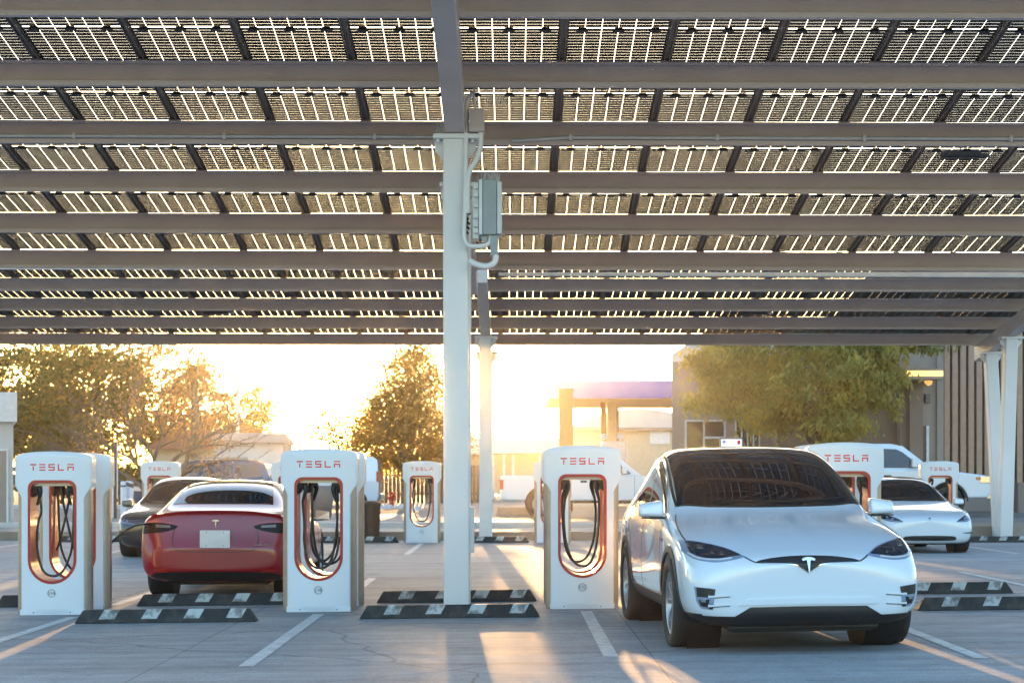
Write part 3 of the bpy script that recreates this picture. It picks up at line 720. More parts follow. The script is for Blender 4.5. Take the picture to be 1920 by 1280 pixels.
def car(stations, wheels, rw, ww, paint, arch, style='turbine', under=.22):
    """wheels = (y front, y rear, half track); returns root, skin and part()"""
    root = bpy.data.objects.new('parked_car', None); C.objects.link(root)
    cage = loft(stations)
    cuts = []
    for wy in wheels[:2]:
        for sx in (-1, 1):
            mb = MB(); mb.tube([(sx*.60, wy, rw), (sx*1.3, wy, rw)], arch, 56); c = mb.build('cut', M['black']); cuts.append(c)
            b = cage.modifiers.new('b', 'BOOLEAN'); b.operation = 'DIFFERENCE'; b.object = c; b.solver = 'EXACT'
    uncut = None
    for m_ in cage.modifiers:
        if m_.type == 'BOOLEAN': m_.show_viewport = False
    bpy.context.view_layer.update(); smooth_me = bake(cage, 'smooth'); sk = Skin(smooth_me)
    for m_ in cage.modifiers: m_.show_viewport = True
    bpy.context.view_layer.update(); me = bake(cage, 'body')
    if len(me.polygons) < 500: me = smooth_me
    me.materials.clear(); me.materials.append(paint)
    for p in me.polygons: p.use_smooth = True
    me.set_sharp_from_angle(angle=R(40))
    body = bpy.data.objects.new('body', me); C.objects.link(body); body.parent = root
    for c in cuts+[cage]: bpy.data.objects.remove(c)
    mb = MB()
    for wy in wheels[:2]:
        for sx in (-1, 1):
            xo = .93*wheels[2]+.06
            mb.tube([(sx*.605, wy, rw), (sx*xo, wy, rw)], arch-.006, 40, caps=False)
            mb.add([(sx*.607, wy+(arch-.006)*math.cos(2*PI*k/40), rw+(arch-.006)*math.sin(2*PI*k/40)) for k in range(40)], [tuple(range(40))])
    mb.build('wheel_liner', M['black'], root, fix=False, split=True)
    mb = MB(); L = stations[-1][0]; mb.box(-.58, .58, .25, L-.35, .17, under+.02); mb.build('underbody', M['black'], root, .01)
    w0 = None
    for wy in wheels[:2]:
        for sx in (1, -1):
            o = wheel(rw, ww, style) if w0 is None else copy_tree(w0)
            if w0 is None: w0 = o
            o.parent = root; o.location = (sx*wheels[2], wy, rw); o.rotation_euler = (R(random.uniform(0, 70)), 0, 0 if sx > 0 else PI)
    return root, sk

def sec(*a): return [(a[i], a[i+1]) for i in range(0, len(a), 2)]
def mirrors(root, paint, x, y, z, s=1.0):
    for sx in (-1, 1):
        mb = MB(); a, b = sx*(x-.115*s), sx*(x+.115*s)
        f = [(a, y-.04*s, z-.08*s), (b, y-.02*s, z-.07*s), (b, y-.01*s, z+.03*s), (a, y-.03*s, z+.075*s)]; g = [(a, y+.10*s, z-.085*s), (b, y+.08*s, z-.08*s), (b, y+.07*s, z+.055*s), (a, y+.10*s, z+.085*s)]
        m_ = [((p[0]+q[0])/2, (p[1]+q[1])/2-.04*s, (p[2]+q[2])/2+.004) for p, q in zip(f, g)]
        mb.add(f+g, [(0, 1, 2, 3), (7, 6, 5, 4), (0, 4, 5, 1), (1, 5, 6, 2), (2, 6, 7, 3), (3, 7, 4, 0)], 0, True); o = mb.build('side_mirror', paint, root, .035*s, 5)
        mg = MB(); mg.add([(p[0]*.97+(a+b)/2*.03, p[1]+.003, p[2]*.92+z*.08) for p in g], [(0, 1, 2, 3)]); mg.build('mirror_glass', M['chrome'], o, fix=False)
        mb = MB(); mb.bar((sx*(x-.16*s), y+.04, z-.09*s), (sx*(x+.02), y+.0, z-.085*s), .03, .022); mb.box(*(sorted((sx*(x-.10*s), sx*(x+.10*s)))), y-.05, y+.07, z-.092*s, z-.080*s)
        mb.build('mirror_arm', M['black'], o, .004)

# ---- the big white crossover, nose to the camera
SX = [(0.00, sec(0, .34, .42, .34, .62, .37, .70, .50, .68, .60, .62, .675, .50, .71, .28, .725, 0, .73)),
      (0.05, sec(0, .25, .52, .25, .81, .28, .885, .48, .86, .68, .74, .75, .57, .775, .3, .785, 0, .79)),
      (0.20, sec(0, .22, .6, .22, .91, .26, .965, .50, .95, .75, .84, .82, .6, .84, .3, .85, 0, .855)),
      (0.48, sec(0, .20, .65, .2, .94, .25, .985, .52, .975, .83, .89, .925, .67, .945, .35, .955, 0, .96)),
      (0.90, sec(0, .20, .68, .2, .96, .28, 1.0, .55, .99, .90, .91, 1.0, .69, 1.03, .36, 1.05, 0, 1.055)),
      (1.32, sec(0, .20, .68, .2, .96, .28, 1.0, .55, .98, .95, .91, 1.045, .76, 1.09, .4, 1.12, 0, 1.13)),
      (1.58, sec(0, .20, .68, .2, .96, .28, .995, .55, .975, .965, .895, 1.07, .85, 1.17, .55, 1.25, 0, 1.285)),
      (2.05, sec(0, .20, .68, .2, .95, .28, .99, .55, .97, .985, .89, 1.085, .83, 1.41, .57, 1.495, 0, 1.53)),
      (2.60, sec(0, .20, .68, .2, .95, .28, .985, .55, .965, 1.0, .885, 1.10, .805, 1.63, .58, 1.69, 0, 1.705)),
      (3.20, sec(0, .20, .68, .2, .95, .28, .985, .55, .965, 1.02, .885, 1.12, .785, 1.66, .56, 1.71, 0, 1.722)),
      (3.90, sec(0, .20, .68, .2, .96, .28, .995, .55, .98, 1.05, .89, 1.15, .73, 1.55, .46, 1.61, 0, 1.63)),
      (4.45, sec(0, .22, .66, .22, .94, .3, .985, .56, .96, 1.06, .87, 1.15, .65, 1.37, .36, 1.44, 0, 1.46)),
      (4.85, sec(0, .28, .6, .28, .85, .34, .92, .58, .89, 1.0, .80, 1.09, .6, 1.18, .33, 1.21, 0, 1.22)),
      (5.02, sec(0, .36, .5, .36, .68, .42, .74, .6, .72, .9, .66, .97, .5, 1.04, .3, 1.06, 0, 1.07))]
def build_crossover():
    root, sk = car(SX, (.93, 3.89, .872), .372, .25, M['paint_white'], .425)
    def part(nm, m, fn, parent=root):
        mb = MB(); fn(mb); return mb.build(nm, m, parent, fix=False, split=nm not in ('fog_grille',))
    P = sk.patch
    ws_ = part('windscreen', M['tint'], lambda mb: P(mb, 'top', [(-.80, 1.60), (-.5, 1.44), (0, 1.37), (.5, 1.44), (.80, 1.60)], [(-.70, 3.05), (-.3, 3.10), (0, 3.11), (.3, 3.10), (.70, 3.05)], 30, 24, .005))
    part('windscreen_seal', M['black'], lambda mb: (sk.line(mb, 'top', [(-.81, 1.60), (-.80, 1.9), (-.77, 2.3), (-.74, 2.7), (-.71, 3.05)], .022, .0035, n=40), sk.line(mb, 'top', [(.81, 1.60), (.80, 1.9), (.77, 2.3), (.74, 2.7), (.71, 3.05)], .022, .0035, n=40),
                                                    sk.line(mb, 'top', [(-.805, 1.595), (-.5, 1.425), (0, 1.355), (.5, 1.425), (.805, 1.595)], .03, .0035, n=40)))
    for sgn in (-1, 1):
        fl = (lambda p: p) if sgn > 0 else mirror
        hl = part('headlight', M['lampblue'], lambda mb: P(mb, 'front', fl([(.50, .79), (.60, .845), (.72, .88), (.85, .905), (.935, .91)]), fl([(.50, .785), (.60, .762), (.74, .746), (.88, .768), (.945, .82)]), 20, 6, .004))
        part('lens', M['lamp'], lambda mb: P(mb, 'front', fl([(.53, .800), (.62, .842), (.73, .874), (.84, .895), (.905, .90)]), fl([(.53, .796), (.62, .785), (.72, .774), (.83, .783), (.90, .815)]), 20, 5, .008), hl)
        part('light_strip', M['trim'], lambda mb: sk.line(mb, 'front', fl([(.60, .776), (.72, .764), (.85, .775), (.915, .812)]), .007, .010), hl)
        part('bulb', M['chrome'], lambda mb: (P(mb, 'front', fl([(.80, .865), (.84, .87)]), fl([(.80, .845), (.84, .85)]), 4, 2, .011), P(mb, 'front', fl([(.66, .822), (.68, .824)]), fl([(.66, .80), (.68, .803)]), 4, 2, .011), P(mb, 'front', fl([(.73, .832), (.75, .834)]), fl([(.73, .81), (.75, .813)]), 4, 2, .011)), hl)
        fg = part('fog_light', M['lampblue'], lambda mb: P(mb, 'front', fl([(.745, .535), (.80, .545), (.86, .55), (.90, .555)]), fl([(.765, .375), (.80, .375), (.85, .385), (.885, .44)]), 12, 8, .005))
        part('fog_grille', M['black'], lambda mb: (P(mb, 'front', fl([(.745, .535), (.79, .54)]), fl([(.755, .475), (.795, .48)]), 5, 3, .009), P(mb, 'front', fl([(.755, .415), (.79, .418)]), fl([(.765, .375), (.795, .378)]), 5, 3, .009), P(mb, 'front', fl([(.79, .54), (.885, .55)]), fl([(.80, .47), (.88, .475)]), 6, 3, .007), P(mb, 'front', fl([(.79, .455), (.87, .45)]), fl([(.80, .39), (.85, .40)]), 6, 3, .007)), fg)
        part('fog_lamp_bulb', M['chrome'], lambda mb: P(mb, 'front', fl([(.815, .455), (.85, .458)]), fl([(.815, .433), (.85, .436)]), 4, 2, .013), fg)
        part('bumper_slat', M['paint_white'], lambda mb: [P(mb, 'front', fl([(.64, z+.006), (.80, z+.008)]), fl([(.64, z), (.80, z-.010)]), 8, 2, .010) for z in (.478, .405)])
        part('bumper_shadow_gap', M['greytext'], lambda mb: [sk.line(mb, 'front', fl([(.63, z-.004), (.70, z-.008), (.76, z-.014)]), .008, .004) for z in (.478, .405)])
        part('hood_gap', M['black'], lambda mb: (sk.line(mb, 'front', fl([(.50, .787), (.46, .762), (.425, .745)]), .009), sk.line(mb, 'top', fl([(.86, .36), (.90, .62), (.895, .95), (.87, 1.25), (.84, 1.45)]), .009, n=30)))
        s = sgn
        def wins(mb):
            P(mb, 'side', [(1.72, 1.12), (2.05, 1.33), (2.4, 1.48), (2.72, 1.57)], [(1.70, 1.10), (2.05, 1.115), (2.4, 1.13), (2.74, 1.14)], 16, 8, .004, s)
            P(mb, 'side', [(2.80, 1.575), (3.2, 1.575), (3.6, 1.53), (3.85, 1.47)], [(2.80, 1.145), (3.2, 1.16), (3.6, 1.18), (3.9, 1.2)], 16, 8, .004, s)
            P(mb, 'side', [(3.93, 1.45), (4.15, 1.39), (4.32, 1.32)], [(3.97, 1.21), (4.15, 1.23), (4.32, 1.27)], 10, 6, .004, s)
        part('side_window', M['tint'], wins)
        part('window_trim', M['chrome'], lambda mb: (sk.line(mb, 'side', [(1.66, 1.10), (2.2, 1.11), (2.9, 1.135), (3.6, 1.165), (4.36, 1.26)], .018, .006, s, 40), sk.line(mb, 'side', [(1.68, 1.12), (2.05, 1.345), (2.4, 1.495), (2.75, 1.585), (3.2, 1.59), (3.6, 1.545), (4.1, 1.42), (4.38, 1.28)], .014, .006, s, 50)))
        part('door_gap', M['black'], lambda mb: (sk.line(mb, 'side', [(1.60, 1.02), (1.50, .8), (1.47, .5), (1.55, .36)], .008, .002, s), sk.line(mb, 'side', [(2.76, 1.12), (2.76, .8), (2.74, .36)], .008, .002, s), sk.line(mb, 'side', [(3.75, 1.15), (3.72, .95), (3.55, .85), (3.42, .6), (3.4, .38)], .008, .002, s, 30)))
        part('door_handle', M['chrome'], lambda mb: [P(mb, 'side', [(y, .935), (y+.19, .94)], [(y, .915), (y+.19, .92)], 8, 2, .012, s) for y in (2.5, 2.86)])
        part('side_repeater', M['lamp'], lambda mb: P(mb, 'side', [(1.36, .90), (1.48, .91)], [(1.36, .87), (1.46, .88)], 6, 2, .006, s))
        def cl(mb):
            for wy in (.93, 3.89):
                a0, a1 = (-10, 192)
                A = [(wy+.424*math.cos(R(a)), .372+.424*math.sin(R(a))) for a in range(a0, a1, 8)]; B = [(wy+.475*math.cos(R(a)), .372+.475*math.sin(R(a))) for a in range(a0, a1, 8)]
                P(mb, 'side', A, B, 50, 3, .008, s)
            P(mb, 'side', [(1.37, .41), (2.4, .40), (3.45, .41)], [(1.37, .25), (2.4, .25), (3.45, .25)], 30, 5, .010, s)
            P(mb, 'side', [(.12, .335), (.5, .335)], [(.12, .24), (.5, .24)], 10, 3, .006, s)
        part('cladding', M['black'], cl)
    part('front_lip', M['black'], lambda mb: (P(mb, 'front', [(-.93, .325), (-.6, .315), (0, .31), (.6, .315), (.93, .325)], [(-.88, .235), (-.6, .215), (0, .212), (.6, .215), (.88, .235)], 40, 5, .008),
                                              P(mb, 'front', [(-.47, .388), (0, .392), (.47, .388)], [(-.60, .31), (0, .31), (.60, .31)], 30, 5, .006)))
    part('bumper_ledge', M['paint_white'], lambda mb: P(mb, 'front', [(-.50, .452), (0, .458), (.50, .452)], [(-.56, .405), (0, .408), (.56, .405)], 30, 4, .016))
    mb = MB(); mb.box(-.62, .62, .22, .5, .185, .24); mb.build('splitter', M['black'], root, .02)
    gr = part('grille', M['black'], lambda mb: P(mb, 'front', [(-.425, .744), (-.36, .762), (-.2, .782), (0, .789), (.2, .782), (.36, .762), (.425, .744)], [(-.425, .740), (-.30, .733), (-.12, .728), (-.07, .705), (0, .662), (.07, .705), (.12, .728), (.30, .733), (.425, .740)], 61, 5, .005))
    part('grille_rim', M['chrome'], lambda mb: (sk.line(mb, 'front', [(-.36, .734), (-.12, .724), (-.07, .70), (0, .655)], .006, .006), sk.line(mb, 'front', [(0, .655), (.07, .70), (.12, .724), (.36, .734)], .006, .006)), gr)
    mb = MB(); emblem(mb, .115); e = mb.build('emblem', M['chrome'], root, .002); h, n_, d = sk.hit('front', 0, .74); e.location = (0, h.y-.014, .768); e.rotation_euler = (R(-14), 0, 0)
    part('wiper', M['black'], lambda mb: (sk.line(mb, 'top', [(-.5, 1.50), (0, 1.435), (.3, 1.46)], .02, .012), sk.line(mb, 'top', [(.05, 1.47), (.4, 1.49), (.68, 1.60)], .02, .012)))
    mirrors(root, M['paint_white'], 1.03, 1.62, 1.15, .92)
    # seats and wheel seen faintly are left to the dark glass
    return root
cx_ = build_crossover()
cx_.location = (2.37, 14.72, .024); cx_.rotation_euler = (0, math.atan(-.0115), R(3.6))
tag(cx_, 'large white crossover in front facing the camera, black lower trim, dark windscreen', 'car')

# ---- the three small sedans
S3 = [(0.00, sec(0, .30, .33, .30, .48, .33, .55, .43, .54, .52, .48, .575, .40, .60, .22, .615, 0, .62)),
      (0.05, sec(0, .21, .48, .21, .71, .24, .775, .41, .755, .57, .66, .64, .52, .665, .28, .68, 0, .685)),
      (0.20, sec(0, .17, .55, .17, .82, .21, .87, .43, .85, .64, .75, .71, .57, .73, .3, .74, 0, .745)),
      (0.48, sec(0, .16, .6, .16, .87, .20, .915, .45, .905, .73, .82, .795, .6, .80, .32, .81, 0, .815)),
      (0.88, sec(0, .16, .6, .16, .88, .22, .925, .50, .915, .79, .83, .85, .62, .865, .34, .88, 0, .885)),
      (1.22, sec(0, .16, .6, .16, .88, .22, .925, .50, .905, .83, .83, .89, .69, .925, .36, .955, 0, .96)),
      (1.48, sec(0, .16, .6, .16, .88, .22, .925, .50, .90, .85, .82, .915, .735, .985, .4, 1.05, 0, 1.07)),
      (1.98, sec(0, .16, .6, .16, .88, .22, .925, .50, .90, .865, .815, .93, .69, 1.22, .42, 1.305, 0, 1.33)),
      (2.48, sec(0, .16, .6, .16, .88, .22, .925, .50, .90, .88, .81, .95, .655, 1.365, .42, 1.428, 0, 1.445)),
      (3.05, sec(0, .16, .6, .16, .88, .22, .925, .50, .90, .90, .81, .97, .655, 1.36, .42, 1.428, 0, 1.445)),
      (3.60, sec(0, .17, .6, .17, .88, .23, .925, .50, .91, .93, .82, .99, .665, 1.285, .42, 1.355, 0, 1.373)),
      (4.05, sec(0, .18, .58, .18, .86, .24, .92, .50, .905, .95, .82, 1.01, .69, 1.105, .42, 1.15, 0, 1.165)),
      (4.42, sec(0, .20, .58, .2, .86, .25, .91, .50, .89, .955, .81, 1.015, .66, 1.045, .38, 1.062, 0, 1.068)),
      (4.585, sec(0, .21, .58, .21, .84, .26, .89, .50, .87, .92, .80, 1.0, .65, 1.04, .36, 1.054, 0, 1.06)),
      (4.615, sec(0, .22, .57, .22, .82, .27, .87, .50, .85, .86, .79, .97, .64, 1.02, .36, 1.038, 0, 1.043)),
      (4.655, sec(0, .26, .54, .26, .78, .30, .83, .46, .81, .66, .74, .77, .60, .80, .34, .81, 0, .81)),
      (4.715, sec(0, .34, .48, .34, .70, .37, .75, .45, .74, .58, .70, .63, .56, .645, .3, .65, 0, .65)),
      (4.725, sec(0, .37, .42, .37, .64, .40, .69, .46, .67, .56, .62, .60, .5, .615, .28, .62, 0, .62))]
def build_sedan(paint, front=True, rear=True):
    root, sk = car(S3, (.84, 3.715, .79), .335, .235, paint, .375, 'turbine', .18)
    def part(nm, m, fn, parent=root):
        mb = MB(); fn(mb); return mb.build(nm, m, parent, fix=False, split=nm not in ('fog_grille',))
    P = sk.patch
    part('windscreen', M['tint'], lambda mb: P(mb, 'top', [(-.72, 1.40), (-.45, 1.28), (0, 1.22), (.45, 1.28), (.72, 1.40)], [(-.56, 2.22), (-.3, 2.26), (0, 2.27), (.3, 2.26), (.56, 2.22)], 26, 16, .005))
    part('roof_glass', M['tint'], lambda mb: P(mb, 'top', [(-.53, 2.34), (0, 2.36), (.53, 2.34)], [(-.50, 3.0), (0, 3.02), (.50, 3.0)], 16, 8, .005))
    rw_ = part('rear_window', M['tint'], lambda mb: P(mb, 'top', [(-.50, 3.10), (0, 3.12), (.50, 3.10)], [(-.60, 4.02), (-.3, 4.10), (0, 4.12), (.3, 4.10), (.60, 4.02)], 20, 16, .005))
    for s in (-1, 1):
        fl = (lambda p: p) if s > 0 else mirror
        def wins(mb):
            P(mb, 'side', [(1.60, .955), (1.9, 1.13), (2.2, 1.27), (2.55, 1.345)], [(1.58, .935), (1.9, .945), (2.2, .955), (2.57, .965)], 14, 6, .004, s)
            P(mb, 'side', [(2.64, 1.35), (2.95, 1.345), (3.3, 1.28), (3.7, 1.12)], [(2.64, .97), (2.95, .98), (3.3, .995), (3.8, 1.04)], 14, 6, .004, s)
        part('side_window', M['tint'], wins)
        part('window_trim', M['chrome'] if paint != M['paint_black'] else M['black'], lambda mb: (sk.line(mb, 'side', [(1.52, .93), (2.2, .945), (2.9, .965), (3.5, .995), (3.9, 1.05)], .016, .006, s, 40), sk.line(mb, 'side', [(1.56, .955), (1.9, 1.145), (2.2, 1.285), (2.6, 1.365), (2.95, 1.36), (3.3, 1.295), (3.85, 1.08)], .012, .006, s, 40)))
        part('door_gap', M['black'], lambda mb: (sk.line(mb, 'side', [(1.42, .88), (1.36, .6), (1.38, .25)], .008, .002, s), sk.line(mb, 'side', [(2.60, .95), (2.6, .6), (2.58, .25)], .008, .002, s)))
        part('sill', M['black'], lambda mb: P(mb, 'side', [(1.25, .25), (3.3, .25)], [(1.25, .19), (3.3, .19)], 20, 3, .006, s))
        if front:
            hl = part('headlight', M['lamp'], lambda mb: P(mb, 'front', fl([(.50, .605), (.60, .665), (.72, .715), (.82, .76), (.845, .765)]), fl([(.50, .60), (.60, .595), (.72, .605), (.82, .64), (.86, .70)]), 18, 6, .004))
            part('lens', M['lampblue'], lambda mb: (P(mb, 'front', fl([(.54, .612), (.66, .622), (.80, .65)]), fl([(.54, .603), (.66, .606), (.80, .638)]), 10, 2, .008), P(mb, 'front', fl([(.66, .66), (.69, .67)]), fl([(.66, .64), (.69, .65)]), 4, 2, .008), P(mb, 'front', fl([(.74, .69), (.77, .70)]), fl([(.74, .66), (.77, .67)]), 4, 2, .008)), hl)
            part('bumper_inlet', M['black'], lambda mb: (P(mb, 'front', fl([(.62, .40), (.72, .405), (.84, .415)]), fl([(.62, .39), (.72, .385), (.84, .385)]), 12, 2, .005), P(mb, 'front', fl([(.81, .41), (.85, .415)]), fl([(.79, .27), (.81, .28)]), 5, 6, .005)))
            part('hood_gap', M['greytext'], lambda mb: sk.line(mb, 'top', fl([(.80, .42), (.80, .8), (.77, 1.25)]), .008, n=20))
        if rear:
            tl = part('tail_light', M['tail'], lambda mb: P(mb, 'back', fl([(.44, .89), (.55, .915), (.68, .935), (.80, .94), (.87, .935)]), fl([(.46, .86), (.55, .83), (.66, .81), (.78, .80), (.88, .79)]), 16, 6, .004))
            part('lens', M['taillens'], lambda mb: (P(mb, 'back', fl([(.53, .895), (.70, .905)]), fl([(.53, .868), (.70, .872)]), 10, 3, .008),), tl)
            part('red_lens', M['tailred'], lambda mb: (P(mb, 'back', fl([(.50, .922), (.66, .942), (.82, .938)]), fl([(.50, .912), (.66, .928), (.82, .925)]), 12, 2, .008),), tl)
            part('bumper_reflector', M['tailred'], lambda mb: sk.line(mb, 'back', fl([(.55, .345), (.72, .36)]), .016, .005))
            part('trunk_gap', M['black'], lambda mb: (sk.line(mb, 'back', fl([(.48, .85), (.50, .72), (.46, .62), (.35, .585), (0, .58)]), .008, .002, n=30)))
    if front:
        part('lower_grille', M['black'], lambda mb: P(mb, 'front', [(-.50, .30), (-.42, .335), (0, .345), (.42, .335), (.50, .30)], [(-.50, .27), (-.4, .255), (0, .25), (.4, .255), (.50, .27)], 30, 4, .005))
        part('front_lip', M['black'], lambda mb: P(mb, 'front', [(-.80, .21), (0, .195), (.80, .21)], [(-.76, .185), (0, .175), (.76, .185)], 30, 2, .006))
        mb = MB(); emblem(mb, .05); e = mb.build('emblem', M['greytext'], root); h, n_, d = sk.hit('front', 0, .66); e.location = (0, h.y-.01, .672); e.rotation_euler = (R(-35), 0, 0)
    if rear:
        part('rear_diffuser', M['black'], lambda mb: P(mb, 'back', [(-.76, .30), (-.6, .335), (0, .345), (.6, .335), (.76, .30)], [(-.74, .19), (0, .19), (.74, .19)], 30, 4, .005))
        part('bumper_crease', M['chrome' if 0 else 'red'] if paint == M['paint_red'] else M['greytext'], lambda mb: sk.line(mb, 'back', [(-.62, .375), (-.4, .36), (0, .355), (.4, .36), (.62, .375)], .007, .004, n=40))
        part('spoiler_lip', paint, lambda mb: P(mb, 'back', [(-.74, 1.01), (-.4, 1.045), (0, 1.055), (.4, 1.045), (.74, 1.01)], [(-.76, .985), (-.4, 1.022), (0, 1.032), (.4, 1.022), (.76, .985)], 40, 2, .022))
        h, n_, d = sk.hit('back', 0, .72); hu, *_ = sk.hit('back', 0, .64); hu = hu+Vector((0, -.03, 0))
        mb = MB(); mb.prism(arc(.165, .095, .01, 0, 90, 4)+arc(-.165, .095, .01, 90, 180, 4)+arc(-.165, -.095, .01, 180, 270, 4)+arc(.165, -.095, .01, 270, 360, 4), 0, .008, 'y')
        pl = mb.build('licence_plate', M['plate'], root); pl.location = (0, max(h.y, hu.y)+.028, .735)
        mb = MB()
        for x in (-.10, .10):
            for z in (-.078, .078): mb.cyl((x, .008, z), (x, .0105, z), .007, 8)
        mb.build('bolt', M['greytext'], pl, split=True)
        mb = MB(); emblem(mb, .085); e = mb.build('emblem', M['chrome'], root, .001); h, *_ = sk.hit('back', 0, .90); e.location = (0, h.y+.010, .955)
        if paint == M['paint_red']:
            mb = MB(); h, *_ = sk.hit('back', .58, .66); text_mb('DUAL MOTOR', .034, mb, (0, 0, 0), (-1, 0, 0), (0, 0, 1)); e = mb.build('lettering', M['chrome'], root); e.location = (-.58, h.y+.008, .665); e.rotation_euler = (0, 0, R(12))
    mirrors(root, paint if paint != M['paint_red'] else M['black'], .985, 1.56, .965, .82)
    return root
red = build_sedan(M['paint_red'], False, True); red.rotation_euler = (0, 0, PI+R(.8)); red.location = (-3.63, 22.2+4.69, -.04); red.scale = (1.03, 1, 1)
tag(red, 'red sedan seen from behind with blank white plate, plugged in behind the charging posts', 'car')
blk = build_sedan(M['paint_black'], True, False); blk.location = (-6.2, 32.9, gz(-6.2, 34)); tag(blk, 'black sedan facing the camera, half hidden by the red sedan', 'car')
wht = build_sedan(M['paint_white'], True, False); wht.location = (7.76, 34.3, .0); wht.rotation_euler = (0, 0, R(2.2)); tag(wht, 'small white sedan facing the camera, parked before the white pickup', 'car')
# cable from the rear post to the red car
mb = MB(); ox, oy, oz = bA.location
pts = [(-4.62, 21.2, .52), (-4.60, 21.5, .70), (-4.52, 21.9, .93), (-4.36, 22.2, 1.0), (-4.28, 22.33, .95)]
pts = [(-4.74, 21.25, .50), (-4.66, 21.4, .66), (-4.52, 21.7, .82), (-4.42, 22.0, .875), (-4.33, 22.38, .865)]
mb.tube([((p.x-ox)*-1, (p.y-oy)*-1, p.z-oz) for p in spline(pts, 24)], .0145, 8)
mb.build('charging_cable', M['black'], bA, fix=False)

# ------------------------------------------------------------------ pickups, van, wagon: seen side-on far away, length along X, nose to +X
def side_vehicle(name, lower, cab, wid, taper, wins, wx0, wx1, rw, paint, extras):
    root = bpy.data.objects.new(name, None); C.objects.link(root); W = wid/2
    # lower body with arches cut into its outline
    zl = .38*rw/.4
    mb = MB(); mb.prism(lower, -W, W, 'y'); mb.build('body', paint, root, .05, 3)
    ys = W-.03; mb = MB(); k = len(cab); zb = min(z for x, z in cab); zt = max(z for x, z in cab)
    f = lambda z: ys-taper*(z-zb)/(zt-zb)
    vs = [(x, -f(z), z) for x, z in cab]+[(x, f(z), z) for x, z in cab]
    mb.add(vs, [tuple(range(k)), tuple(range(2*k-1, k-1, -1))]+[(i, i+k, (i+1) % k+k, (i+1) % k) for i in range(k)]); mb.build('cab', paint, root, .04, 3)
    for w_ in wins:
        for s in (-1, 1):
            mb = MB(); k = len(w_); vs = [(x, s*(f(z)+.006), z) for x, z in w_]+[(x, s*(f(z)-.02), z) for x, z in w_]
            mb.add(vs, [tuple(range(k)), tuple(range(2*k-1, k-1, -1))]+[(i, i+k, (i+1) % k+k, (i+1) % k) for i in range(k)]); mb.build('window', M['tint'], root)
    mb = MB()
    for c in (wx0, wx1):
        for s in (-1, 1):
            mb.add([(c+(rw+.10)*math.cos(2*PI*i/32), s*(W-.30), rw+(rw+.10)*math.sin(2*PI*i/32)) for i in range(32)], [tuple(range(32))])
            mb.add([(c+(rw+q)*math.cos(PI*i/24), s*(W+e), rw+(rw+q)*math.sin(PI*i/24)) for q, e in ((.075, .004), (.115, .012)) for i in range(25)], [(i, i+1, i+26, i+25) for i in range(24)])
    mb.build('wheel_arch', M['black'], root, fix=False, split=True)
    w0 = None
    for c in (wx0, wx1):
        for s in (-1, 1):
            o = wheel(rw, .27, 'five', False) if w0 is None else copy_tree(w0); w0 = w0 or o
            o.parent = root; o.location = (c, s*(W-.16), rw); o.rotation_euler = (0, 0, s*R(90))
    for nm, m, fn in extras:
        mb = MB(); fn(mb); mb.build(nm, m, root, .012, split=True)
    return root
def outline(L, zb, top, arches, ra, rw):
    """bottom edge with arches, then the given top points right to left"""
    p = [(.08, zb)]
    for c in arches:
        a = math.asin((zb-rw)/ra) if abs(zb-rw) < ra else 0
        p += [(c-ra*math.cos(t), rw+ra*math.sin(t)) for t in [a+(PI-2*a)*i/20 for i in range(21)]]
    return p+[(L-.08, zb)]+top
def pickup():
    L = 5.85; rw = .41
    low = outline(L, .50, [(L-.02, .62), (L, .98), (L-.12, 1.10), (L-.9, 1.20), (L-1.55, 1.25), (.0, 1.27), (0, .62)], [1.28, 4.72], .50, rw)
    cab = [(2.05, 1.22), (2.12, 1.62), (2.25, 1.86), (2.5, 1.94), (3.2, 1.95), (3.55, 1.88), (4.35, 1.24)]
    wins = [[(2.30, 1.30), (2.36, 1.76), (2.85, 1.82), (2.85, 1.30)], [(2.93, 1.30), (2.93, 1.82), (3.35, 1.80), (3.52, 1.72), (3.98, 1.36), (3.98, 1.30)]]
    ex = [('bumper', M['chrome'], lambda mb: (mb.box(-.14, .10, -.92, .92, .50, .66), mb.box(L-.10, L+.06, -.94, .94, .48, .66))),
          ('tail_light', M['tailred'], lambda mb: [mb.box(-.02, .10, s*.99-.05, s*.99+.05, .84, 1.14) for s in (-.965, .965)]),
          ('headlight', M['chrome'], lambda mb: [mb.box(L-.30, L+.004, s-.04, s+.04, .90, 1.08) for s in (-.975, .975)]),
          ('turn_signal', M['amber'], lambda mb: [mb.box(L-.40, L-.26, s-.03, s+.03, .98, 1.06) for s in (-.985, .985)]),
          ('door_handle', M['black'], lambda mb: [mb.box(x, x+.2, s-.02, s+.02, 1.05, 1.11) for s in (-1.0, 1.0) for x in (2.45, 3.0)]),
          ('side_mirror', M['paint_white'], lambda mb: [mb.box(3.72, 3.86, s-.14, s+.10, 1.32, 1.55) for s in (-1.05, 1.05)]),
          ('door_gap', M['greytext'], lambda mb: [mb.box(x, x+.012, s-.004, s+.004, .6, 1.26) for s in (-1.0, 1.0) for x in (2.16, 2.88, 4.1)]),
          ('sill', M['black'], lambda mb: mb.box(1.85, 4.15, -.96, .96, .42, .49))]
    return side_vehicle('pickup_truck', low, cab, 2.0, .16, wins, 1.28, 4.72, rw, M['paint_white'], ex)
p1 = pickup(); Yp = 53.2; p1.location = (wx(1857, 52.2)-5.85, Yp, .30); tag(p1, 'white pickup truck standing in the street at right before the slatted wall', 'pickup truck')
p2 = copy_tree(p1); Yq = 57.5; p2.location = (wx(938, 56.5), Yq, .20); tag(p2, 'white pickup truck washed out by the sun behind the post marked 11C', 'pickup truck')
p1.scale = (1.06, 1.06, 1.06); p1.location.x -= .35
